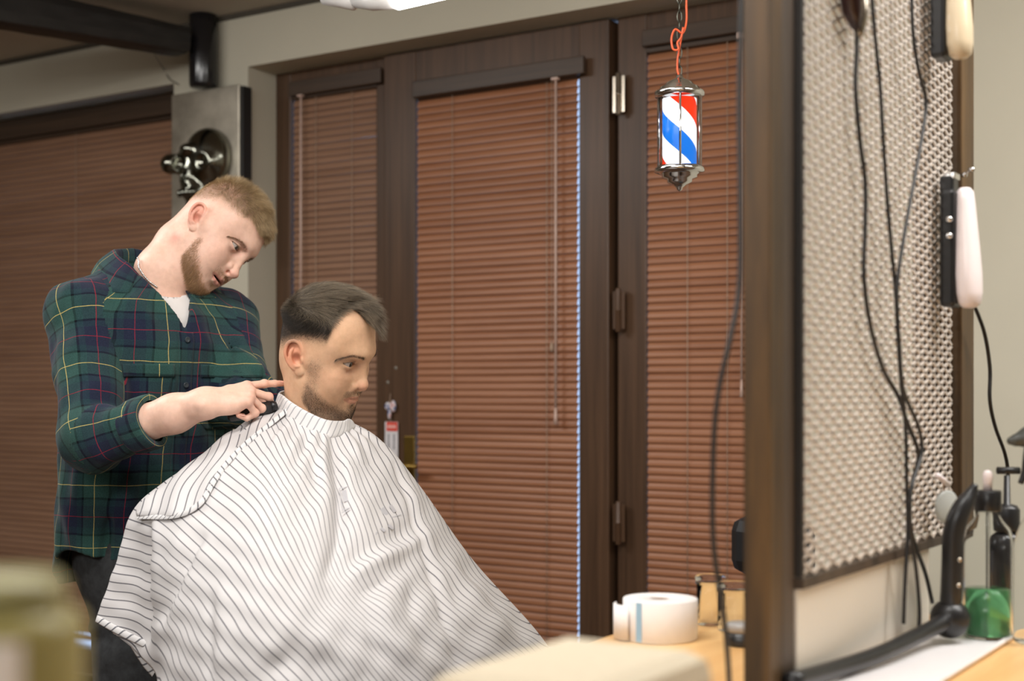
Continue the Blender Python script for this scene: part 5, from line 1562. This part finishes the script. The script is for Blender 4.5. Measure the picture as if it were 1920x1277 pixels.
m = MB(); m.tube([pw(746, 3, 3.2), pw(870, -26, 3.06), pw(1150, -95, 2.8)], .019, 20); m.build('tube', te.m, lampt)
m = MB()
for p in (pw(700, -2, 3.24), pw(870, -40, 3.06)): MB().tube([p, (p[0], p[1], CEIL)], .002, 6).build('hanging_wire', M_steel, lampt)
# ------------------------------------------------------------------ the work station in front
def on_x(px, py, Xp):
    r = RM @ np.array([(px - 960) / F, 1, (735 - py) / F]); return CAM + r * (Xp / r[0])
M_oak = wood_mat('light_oak', srgb(214, 164, 104), srgb(238, 196, 136), .35, axis='Y', stretch=16)
M_burnt = wood_mat('burnt_pine', srgb(28, 23, 18), srgb(104, 76, 40), .5, axis='Z', stretch=10)
M_burnt2 = wood_mat('grey_brown_pine', srgb(44, 37, 31), srgb(86, 71, 58), .5, axis='Z', stretch=12)
M_cable = plain('black_cable', (.014, .013, .013), .45)
M_paper = plain('white_paper', srgb(236, 232, 230), .8, var=.02)
cp = Mat('clear_plastic'); cp.set(col=(.97, .98, .98), rough=.05, trans=1, ior=1.10); M_clear = cp.m
CT = .88
ct = MB().box((-.940, .10, CT - .042), (-.08, 2.13, CT), bev=.004).build('counter', M_oak)
cabm = MB().box((-.86, .16, .0), (-.14, 2.05, CT - .0425)); 
cab = cabm.build('counter_base', plain('dark_base', srgb(58, 48, 42), .5)); cab.parent = ct
tag(ct, 'light oak counter top carrying the mesh partition and bottles', 'counter')
# partition
pt = thing('mesh_partition', (-.58, 1.8, CT), 'tall partition of diamond metal mesh in a burnt wood frame standing on the counter', 'partition')
MB().box((-.611, 1.410, CT + .001), (-.580, 1.447, CEIL - .002), bev=.002).build('post', M_burnt, pt)
MB().box((-.611, 1.447, CT + .001), (-.5805, 1.484, CEIL - .002), bev=.002).build('post', M_burnt2, pt)
MB().box((-.600, 2.120, 1.012), (-.565, 2.190, CEIL - .002), bev=.002).build('end_post', M_burnt, pt)
MB().box((-.590, 1.484, .998), (-.570, 2.19, 1.010), bev=.001).build('bottom_rail', M_burnt2, pt)
MB().box((-.600, 1.484, 1.012), (-.572, 1.492, CEIL - .002), bev=.001).build('side_strip', plain('dark_strip', (.02, .017, .015), .5), pt)
MB().box((-.612, 2.030, 1.012), (-.600, 2.118, CEIL - .002)).build('rear_batten', M_burnt2, pt)
MB().box((-.590, 1.484, CT + .001), (-.578, 1.995, .997)).build('lower_board', wall_mat('pale_board', srgb(214, 206, 192), .6), pt)
ya, yb, zc0, zc1 = 1.490, 2.122, 1.012, CEIL - .004
cw, chh = .0395, .0168
m = MB(); nr = int((zc1 - zc0) / (chh / 2)); nc = int((yb - ya) / (cw / 2))
VV = []; FF = []
for i in range(nr + 1):
    if i % 2: continue
    zb_ = zc0 + i * chh / 2
    for j in range(nc):
        for up in (0, 1):
            y0 = ya + j * cw / 2; y1 = y0 + cw / 2
            a = (j + (i // 2) * 0) % 2
            if up: z0_, z1_ = (zb_ + (chh / 2 if a else 0), zb_ + (0 if a else chh / 2))
            else: z0_, z1_ = (zb_ - (chh / 2 if a else 0), zb_ - (0 if a else chh / 2))
            if max(z0_, z1_) > zc1 or min(z0_, z1_) < zc0 - .001: continue
            n = len(VV); t_ = .0023; d_ = .0014
            for (yy, zz) in ((y0, z0_), (y1, z1_)):
                VV += [(-.5752 - d_, yy, zz - t_), (-.5752 + d_, yy, zz - t_), (-.5752 + d_, yy, zz + t_), (-.5752 - d_, yy, zz + t_)]
            FF += [(n, n + 1, n + 5, n + 4), (n + 1, n + 2, n + 6, n + 5), (n + 2, n + 3, n + 7, n + 6), (n + 3, n, n + 4, n + 7)]
mesh_np('wire_mesh', np.array(VV), np.array(FF), plain('galvanised_mesh', srgb(200, 190, 180), .6, .1, var=.04), pt, False)
# ---- cables hanging on the mesh
def cable(name, pts, Xp, r, label, group=None, mat=None, cat='cable'):
    P = np.array([on_x(q[0], q[1], Xp + (q[2] if len(q) > 2 else 0)) for q in pts])
    o = MB().tube(cr_open(P, 8), r, 8).build(name, mat or M_cable)
    return tag(o, label, cat, group)
cable('cable', [(1588, -40), (1606, 60), (1604, 160), (1612, 260), (1622, 340), (1622, 430), (1620, 520), (1632, 610), (1655, 690), (1685, 745), (1700, 790), (1722, 850), (1712, 900), (1704, 950), (1712, 1010), (1735, 1075), (1748, 1130)], -.5620, .0030, 'leftmost of the three black cables hanging down the mesh', 'black cables on the mesh')
cable('cable', [(1632, -40), (1640, 60), (1650, 160), (1656, 260), (1664, 380), (1672, 470), (1680, 560), (1684, 640), (1690, 720), (1698, 800), (1700, 900), (1702, 1000), (1697, 1090), (1694, 1170)], -.5555, .0026, 'middle of the three black cables hanging down the mesh', 'black cables on the mesh')
cable('cable', [(1708, -40), (1712, 60), (1722, 130), (1736, 190), (1728, 260), (1710, 360), (1694, 450), (1682, 540), (1686, 640), (1694, 730), (1722, 800), (1728, 850), (1708, 920), (1708, 1000), (1718, 1070), (1724, 1150), (1720, 1210), (1718, 1270)], -.5495, .0026, 'rightmost of the three black cables, kinked near the beige clipper', 'black cables on the mesh')
P = np.array([pw(*q) for q in ((1392, -60, 1.46), (1389, 60, 1.46), (1386, 200, 1.46), (1388, 380, 1.455), (1386, 540, 1.45), (1368, 640, 1.44), (1350, 720, 1.44), (1340, 800, 1.44), (1336, 920, 1.44), (1338, 1020, 1.44), (1350, 1110, 1.44), (1362, 1200, 1.44), (1368, 1300, 1.44), (1366, 1350, 1.46))])
tag(MB().tube(cr_open(P, 8), .0030, 8).build('cable', M_cable), 'single black cable hanging left of the burnt wood post', 'cable')
# ---- clippers on the end post
def clipper(name, px, py, half_h, Xp, col, label):
    c = on_x(px, py, Xp); D = np.linalg.norm(c[:2]); k = D / F * 1.0
    t = thing(name, c - np.array([0, 0, half_h]), label, 'hair clipper')
    prof = [(.0, -half_h), (.012, -half_h * .985), (.019, -half_h * .92), (.0225, -half_h * .75), (.0232, -half_h * .45), (.0215, -half_h * .05), (.0190, half_h * .35), (.0168, half_h * .75), (.0150, half_h * .92), (.010, half_h * .985), (0, half_h)]
    R_ = np.eye(3)
    m = MB(); m.lathe(prof, c + np.array([.018, 0, 0]), rot3(0, math.radians(-2), 0) @ rot3(0, 0, math.radians(-3)), 36, .80, 1.05); m.build('body', col, t)
    m = MB(); m.box(c + np.array([-.016, -.022, -half_h * .97]), c + np.array([.006, .024, half_h * .96]), bev=.006); m.box(c + np.array([-.018, -.015, half_h * .9]), c + np.array([.002, .015, half_h * 1.20]), bev=.004); m.build('holder', M_blackp, t)
    m = MB(); 
    for dz in (.45, .18): m.lathe([(0, 0), (.004, .0), (.005, .003), (.004, .006), (0, .007)], c + np.array([.0, -.0255, half_h * dz]), axis_R((0, -1, 0)), 12)
    m.build('switch', M_chrome, t)
    m = MB(); m.box(c + np.array([-.012, -.014, half_h * 1.14]), c + np.array([.004, .014, half_h * 1.24]), bev=.001); m.build('blade', M_chrome, t)
    return t, c
M_wcl = plain('white_gloss_plastic', srgb(240, 228, 228), .25, var=.01); M_bcl = plain('cream_plastic', srgb(216, 198, 168), .25, var=.02)
tcl, cc_ = clipper('hair_clipper', 1790, 466, .087, -.548, M_wcl, 'white hair clipper with black holder hanging on the end post of the mesh')
clipper('hair_clipper', 1772, 8, .080, -.548, M_bcl, 'cream hair clipper cut by the top edge, hanging above the white one')
P = np.array([on_x(*q, -.54) for q in ((1826, 570), (1846, 625), (1856, 690), (1856, 750), (1866, 800), (1884, 850), (1890, 890), (1890, 960))]); P = np.concatenate([P, P[-1:] + np.array([[0, .06, -.25]]), P[-1:] + np.array([[0, .07, -.60]])])
tag(MB().tube(cr_open(P, 8), .0030, 8).build('cable', M_cable), 'black power cable curving down from the white clipper', 'cable')
m = MB(); q0 = on_x(1808, 328, -.56); q1 = on_x(1822, 318, -.545)
for q in (q0, q1): m.lathe([(0, -.004), (.004, -.003), (.0055, 0), (.004, .003), (0, .004)], q, None, 12)
m.tube([q0 + (-.012, 0, 0), q0, q1], .0016, 6)
tag(m.build('hook', M_chrome), 'small chrome double hook on the end post above the white clipper', 'hook')
# tool hanging at the very top
t = thing('hair_trimmer', on_x(1600, 60, -.556), 'dark hair trimmer whose tip hangs into view at the top of the mesh', 'hair trimmer')
m = MB(); c = on_x(1598, 20, -.558); c1 = on_x(1582, -160, -.558); m.tube([c1, c1 * .4 + c * .6, c, on_x(1606, 52, -.558)], [.018, .016, .012, .006], 14); m.build('body', plain('dark_red_black', srgb(44, 22, 22), .3), t)
m = MB(); c = on_x(1618, 30, -.556); m.tube([on_x(1612, -40, -.556), c, on_x(1612, 66, -.556)], [.007, .007, .004], 10); m.build('end', M_steel, t)
# ---- things on the counter
def disc(prof, c, mat, name, parent, n=40, **kw): return MB().lathe(prof, c, None, n, **kw).build(name, mat, parent)
def on_ct(px, D): p = pw(px, 735, D); return np.array([p[0], p[1], CT + .0006])
rc = on_ct(1238, 1.915)
roll = thing('paper_roll', rc, 'white roll of neck paper with a blue stripe standing on the counter', 'paper roll')
R0 = .0515; hgt = .055
disc([(.014, .001), (R0 - .001, 0), (R0, .001), (R0, hgt - .001), (R0 - .001, hgt), (.0145, hgt), (.014, hgt - .001), (.014, .001)], rc, M_paper, 'paper', roll, 64, cap=False)
disc([(.0125, .0005), (.0138, .0005), (.0138, hgt - .002), (.0125, hgt - .002), (.0125, .0005)], rc, plain('card_core', srgb(150, 120, 96), .9), 'core', roll, 32, cap=False)
va = math.atan2(-rc[1], -rc[0])
def arcband(a0, a1, r, z0, z1, th=.0006):
    return np.array([[(rc[0] + (r) * math.cos(a), rc[1] + r * math.sin(a), rc[2] + z) for a in np.linspace(a0, a1, 10)] for z in (z0, z1)])
m = MB(); m.grid(arcband(va - .68, va - .50, R0 + .0006, .001, hgt - .001)); m.build('blue_stripe', plain('blue_print', srgb(150, 184, 208), .7), roll)
lv = np.array([math.cos(va - 1.25), math.sin(va - 1.25), 0]); tv = np.array([-lv[1], lv[0], 0])
m = MB(); pr_ = cr_open(np.array([rc + lv * (R0 + .001) + tv * .02, rc + lv * (R0 + .010) + tv * .012, rc + lv * (R0 + .014) - tv * .006, rc + lv * (R0 + .006) - tv * .020]), 6)
m.grid(np.stack([pr_ + np.array([0, 0, .002]), pr_ + np.array([0, 0, hgt - .006])])); oo = m.build('paper_end', M_paper, roll); s_m = oo.modifiers.new('t', 'SOLIDIFY'); s_m.thickness = .0008
for i, (px, D, r, h, lab) in enumerate(((1332, 2.02, .021, .064, 'clear lidded plastic jar nearer the paper roll'), (1376, 1.97, .024, .060, 'clear lidded plastic jar nearer the burnt wood post'))):
    c = on_ct(px, D); t = thing('plastic_jar', c, lab, 'jar', 'clear plastic jars on the counter')
    disc([(0, .0015), (r - .002, .0015), (r - .001, .004), (r - .001, h), (r - .0028, h), (r - .0028, .0035), (0, .0035)], c, M_clear, 'jar', t, 36)
    disc([(0, h + .009), (r - .001, h + .009), (r + .001, h + .007), (r + .001, h - .004), (r, h - .004), (r, h + .0005), (0, h + .0005)], c, M_clear, 'lid', t, 36)
c = on_ct(1392, 1.86); t = thing('product_tub', c, 'small black round tub half hidden by the burnt wood post', 'tub')
disc([(0, 0), (.020, 0), (.021, .002), (.021, .018), (0, .018)], c, M_blackp, 'tub', t); disc([(0, .0305), (.020, .030), (.0215, .028), (.0215, .0185), (0, .0185)], c, plain('grey_lid', srgb(150, 148, 146), .3), 'lid', t)
# black jointed stand
sd = thing('jointed_stand', on_ct(1780, 1.86), 'black jointed stand with a ball joint lying along the foot of the pale board', 'stand')
bc = pw(1781, 1160, 1.86); rb = 37 / F * 1.86
MB().lathe([(rb * math.sin(a), -rb * math.cos(a)) for a in np.linspace(0, math.pi, 20)], bc, None, 32).build('ball_joint', M_blackp, sd)
m = MB(); m.tube(cr_open(np.array([bc + (0, 0, .012), pw(1784, 1110, 1.855), pw(1786, 1050, 1.855), pw(1788, 1000, 1.855), pw(1800, 960, 1.855), pw(1818, 930, 1.86), pw(1829, 908, 1.86)]), 5), np.interp(np.linspace(0, 1, 31), [0, .1, .6, .75, 1], [.012, .0145, .0140, .012, .004]), 20); m.build('upright', M_blackp, sd)
m = MB(); m.tube(cr_open(np.array([bc, pw(1725, 1190, 1.80), pw(1650, 1226, 1.70), pw(1570, 1253, 1.62), pw(1480, 1279, 1.52)]), 6), np.interp(np.linspace(0, 1, 25), [0, .15, 1], [.014, .0105, .0105]), 16); m.build('arm', M_blackp, sd)
for q in ((1797, 1098), (1799, 1050)):
    MB().lathe([(0, 0), (.0034, 0), (.0030, .002), (0, .0022)], pw(*q, 1.842), RM @ axis_R((0, -1, 0)), 12).build('button', M_steel, sd)
# white tray
ty0, ty1, tx0, tx1 = .95, 2.06, -.568, -.452
tr = MB(); 
def rrect(x0, x1, y0, y1, r, n=6):
    P = []
    for (cx, cy, a0) in ((x1 - r, y1 - r, 0), (x0 + r, y1 - r, 90), (x0 + r, y0 + r, 180), (x1 - r, y0 + r, 270)):
        for k in range(n + 1): a = math.radians(a0 + 90 * k / n); P.append((cx + r * math.cos(a), cy + r * math.sin(a)))
    return P
layers = [(0, .001), (-.004, .001), (-.002, .006), (0, .012), (.0, .0135), (.006, .0135), (.010, .008), (.012, .006)]
rows = []
for ins, z in ((.004, .0012), (.002, .002), (0, .0075), (.002, .0085), (.006, .0085), (.008, .0075), (.010, .004)):
    rows.append([(x, y, CT + z) for x, y in rrect(tx0 + ins, tx1 - ins, ty0 + ins, ty1 - ins, .045)])
tr.grid(np.array(rows), True, True); nn_ = len(rows[0]); tr.raw(rows[-1], [tuple(range(nn_))]); tr.raw(rows[0], [tuple(range(nn_))[::-1]])
tag(tr.build('tray', plain('white_tray', srgb(236, 232, 232), .35, var=.01)), 'long white tray on the counter at the foot of the mesh partition', 'tray')
# bottles on the tray
def bottle_pts(c, prof): return prof
bcn = on_ct(1852, 1.90); bcn[2] = CT + .0046; R1 = .0332
gb = thing('liquid_bottle', bcn, 'clear bottle of green liquid with black collar and white nozzle on the tray', 'bottle')
disc([(0, 0), (R1 - .004, 0), (R1, .004), (R1, .135), (R1 - .003, .148), (.020, .160), (.0165, .166), (.0165, .172), (.0150, .172), (.0150, .165), (.019, .1575), (R1 - .005, .146), (R1 - .0022, .134), (R1 - .0022, .005), (R1 - .005, .003), (0, .003)], bcn, M_clear, 'glass', gb, 48, cap=False)
lq = Mat('green_liquid'); lq.set(col=srgb(128, 206, 146), rough=.05, trans=.75, ior=1.33)
disc([(0, .0035), (R1 - .005, .0035), (R1 - .0026, .006), (R1 - .0026, .066), (0, .066)], bcn, lq.m, 'liquid', gb, 48)
disc([(.0, .1725), (.0178, .1725), (.0184, .174), (.0184, .199), (.017, .2005), (0, .2005)], bcn, M_blackp, 'collar', gb, 40)
disc([(.0, .2008), (.0062, .2008), (.0058, .212), (.0068, .216), (.0064, .224), (.004, .2275), (0, .2285)], bcn, M_wcl, 'nozzle', gb, 24)
disc([(.0016, .012), (.0024, .012), (.0024, .168), (.0016, .168)], bcn, M_clear, 'dip_tube', gb, 12)
dc = on_ct(1888, 2.0); dc[2] = CT + .0046
db = thing('pump_bottle', dc, 'black topped pump bottle with T shaped pump, behind the green liquid bottle', 'bottle')
disc([(0, 0), (.024, 0), (.027, .003), (.027, .110), (.022, .128), (.015, .134), (0, .135)], dc, plain('smoky_bottle', (.02, .02, .022), .2), 'bottle', db)
disc([(0, .1355), (.0175, .1355), (.018, .138), (.018, .166), (.014, .172), (.0050, .174), (.0042, .215), (0, .2155)], dc, M_blackp, 'collar', db)
dr = (RM @ np.array([1, 0, 0])); m = MB(); m.tube([dc + dr * -.014 + (0, 0, .222), dc + dr * .018 + (0, 0, .222)], .0052, 12); m.build('pump_head', M_blackp, db)
sc = on_ct(1952, 1.88); sc[2] = CT + .0006
sb = thing('spray_bottle', sc, 'spray bottle with black trigger head standing at the right edge', 'spray bottle')
disc([(0, 0), (.034, 0), (.036, .004), (.036, .13), (.030, .155), (.016, .175), (.0135, .182), (0, .182)], sc, M_clear, 'bottle', sb)
disc([(0, .1825), (.0165, .1825), (.017, .184), (.017, .206), (.013, .209), (.0120, .228), (0, .2285)], sc, M_blackp, 'collar', sb)
for z in (.190, .2185):
    disc([(.0172, z), (.0182, z + .001), (.0182, z + .004), (.0172, z + .005)] if z < .2 else [(.0124, z), (.0136, z + .001), (.0136, z + .004), (.0124, z + .005)], sc, M_chrome, 'ring', sb, cap=False)
def trig_fn(p):
    f = Field(p); c = sc + np.array([0, 0, .255]); u = lambda a, b: c + dr * a + np.array([0, 0, b])
    f.path([u(.020, .020), u(-.012, .024), u(-.034, .019)], [.017, .0145, .0085], 0, kin=.01)
    f.path([u(.0, -.028), u(.0, .0), u(.006, .014)], [.0115, .0125, .014], .012)
    f.cone(u(-.034, .019), u(-.041, .018), .0062, .0056, .001)
    return f.d
V, Q = surface(trig_fn, sc + np.array([-.06, -.06, .21]), sc + np.array([.06, .06, .31]), .0028, 1); M_greyp = plain('charcoal_plastic', srgb(62, 64, 60), .4); mesh_np('spray_head', V, Q, M_greyp, sb)
m = MB(); u = lambda a, b: sc + np.array([0, 0, .255]) + dr * a + np.array([0, 0, b])
m.tube(cr_open(np.array([u(-.016, .012), u(-.019, -.004), u(-.022, -.024), (u(-.028, -.040))]), 5), np.linspace(.0066, .0038, 16), 12); m.build('trigger', M_blackp, sb)
# pale disc hanging from the mesh corner
hd = thing('hanging_disc', on_x(1775, 985, -.556), 'small pale translucent disc hanging by a white peg at the lower mesh corner', 'disc')
fr_ = Mat('frosted_disc'); fr_.set(col=srgb(206, 210, 206), rough=.35, trans=.3)
c = on_x(1775, 950, -.548); MB().lathe([(0, -.003), (.020, -.003), (.0235, -.001), (.0235, .001), (.020, .003), (0, .003)], c, axis_R((.9, -.44, 0)), 32).build('disc', fr_.m, hd)
m = MB(); m.tube([on_x(1758, 892, -.548), on_x(1778, 908, -.548)], .0042, 10); m.build('peg', M_wcl, hd)
m = MB(); m.tube([on_x(1766, 900, -.55), on_x(1772, 925, -.55)], .0012, 6); m.build('string', M_cordb, hd)
# cream towel and olive bottle close to the camera
tc_ = np.array([-.50, .86, CT + .0006]); tw = thing('folded_towel', tc_, 'cream folded towels stacked on the counter at the bottom edge', 'towel')
M_towel = plain('cream_towel', srgb(184, 172, 150), .95, bump=.4, scale=200)
for i in range(3):
    o = MB().box(tc_ + np.array([-.075, -.10 + .004 * i, .049 * i + .0004]), tc_ + np.array([.075 - .004 * i, .11 - .005 * i, .049 * i + .0485]), bev=.020).build('towel', M_towel, tw)
ob_ = np.array([-.470, .352, CT + .0006]); ol = thing('product_bottle', ob_, 'very close blurred olive bottle with white label at the lower left corner', 'bottle')
disc([(0, 0), (.030, 0), (.033, .003), (.033, .246), (.031, .251), (.026, .2535), (.020, .254), (0, .2542)], ob_, plain('olive_plastic', srgb(150, 140, 86), .3), 'bottle', ol)
disc([(0, .2544), (.0255, .2544), (.026, .2555), (.026, .262), (.022, .267), (0, .268)], ob_, plain('olive_cap', srgb(142, 136, 92), .35), 'cap', ol)
lab_a = math.atan2(-ob_[1], -ob_[0])
m = MB(); m.grid(np.array([[(ob_[0] + .0336 * math.cos(a), ob_[1] + .0336 * math.sin(a), ob_[2] + z) for a in np.linspace(lab_a - 1.6, lab_a + .25, 20)] for z in (.05, .2455)])); m.build('label', M_paper, ol)
# black chair seen beyond the post
chp = np.array([-1.16, 2.72, 0]); chr_ = thing('office_chair', chp, 'black padded chair whose rounded headrest shows left of the burnt wood post', 'chair')
M_pad = plain('black_vinyl', (.013, .013, .014), .5)
fR = rot3(math.radians(-20), 0, 0)
MB().box((-.20, -.03, .52), (.20, .05, .745), fR, chp + np.array([0, .20, 0]), bev=.038).build('backrest', M_pad, chr_)
MB().box((-.165, -.025, .80), (.060, .045, .935), fR, chp + np.array([0, .20, 0]), bev=.034).build('headrest', M_pad, chr_)
MB().box((-.07, .0, .735), (-.03, .02, .81), fR, chp + np.array([0, .20, 0]), bev=.004).build('headrest_stem', M_chrome, chr_)
MB().box((-.23, -.23, .43), (.23, .22, .51), fR, chp, bev=.035).build('seat', M_pad, chr_)
MB().lathe([(.03, .05), (.03, .43)], chp, None, 20).build('pedestal', M_chrome, chr_)
MB().lathe([(0, 0), (.24, 0), (.24, .015), (.05, .05), (0, .05)], chp, None, 40).build('base', M_chrome, chr_)
m = MB(); m.box((-.03, .16, .40), (.03, .235, .60), fR, chp, bev=.004); m.build('back_bracket', M_blackp, chr_)
# ------------------------------------------------------------------ light
w = bpy.data.worlds.new('sky'); SC.world = w; w.use_nodes = True
nt = w.node_tree; bg = nt.nodes['Background']
bg.inputs[0].default_value = (.50, .68, 1.0, 1); bg.inputs[1].default_value = 1.1
def area(name, loc, aim, sx, sy, power, col=(1, .975, .94)):
    L = bpy.data.lights.new(name, 'AREA'); L.shape = 'RECTANGLE'; L.size = sx; L.size_y = sy; L.energy = power; L.color = col
    o = bpy.data.objects.new(name, L); COL.objects.link(o); o.location = loc
    d = Vector(aim) - Vector(loc); o.rotation_euler = d.to_track_quat('-Z', 'Y').to_euler(); return o
area('unseen_ceiling_light', (-.95, 1.00, 2.50), (-1.2, 1.5, 0), 1.5, .5, 30)
area('unseen_ceiling_light', (-3.6, 1.5, 2.50), (-3.6, 2.0, 0), 1.4, .5, 30)  # no known fixture; added to brighten the left blinds
area('unseen_ceiling_light', (.45, 2.2, 2.50), (.2, 2.7, 0), 1.4, .5, 34)  # added light for the right blinds and wall
area('unseen_ceiling_light', (-1.0, -1.2, 2.45), (-1.5, 1.5, 1.2), 2.4, .8, 52)  # unseen fill added behind the camera, aimed at the men
SC.view_settings.exposure = 0.30
cam = bpy.data.cameras.new('camera'); co = bpy.data.objects.new('camera', cam); COL.objects.link(co)
co.location = (0, 0, CAM_H); co.rotation_euler = (math.pi / 2, 0, YAW)
cam.sensor_width = 36; cam.lens = F / 1920 * 36
cam.shift_x = 0; cam.shift_y = 96.5 / 1920
cam.dof.use_dof = True; cam.dof.focus_distance = 2.66; cam.dof.aperture_fstop = 3.2; cam.dof.aperture_blades = 0
cam.clip_start = .02
SC.camera = co
SC.view_settings.view_transform = 'Standard'; SC.view_settings.look = 'None'; SC.view_settings.gamma = 1
SC.view_settings.use_curve_mapping = False
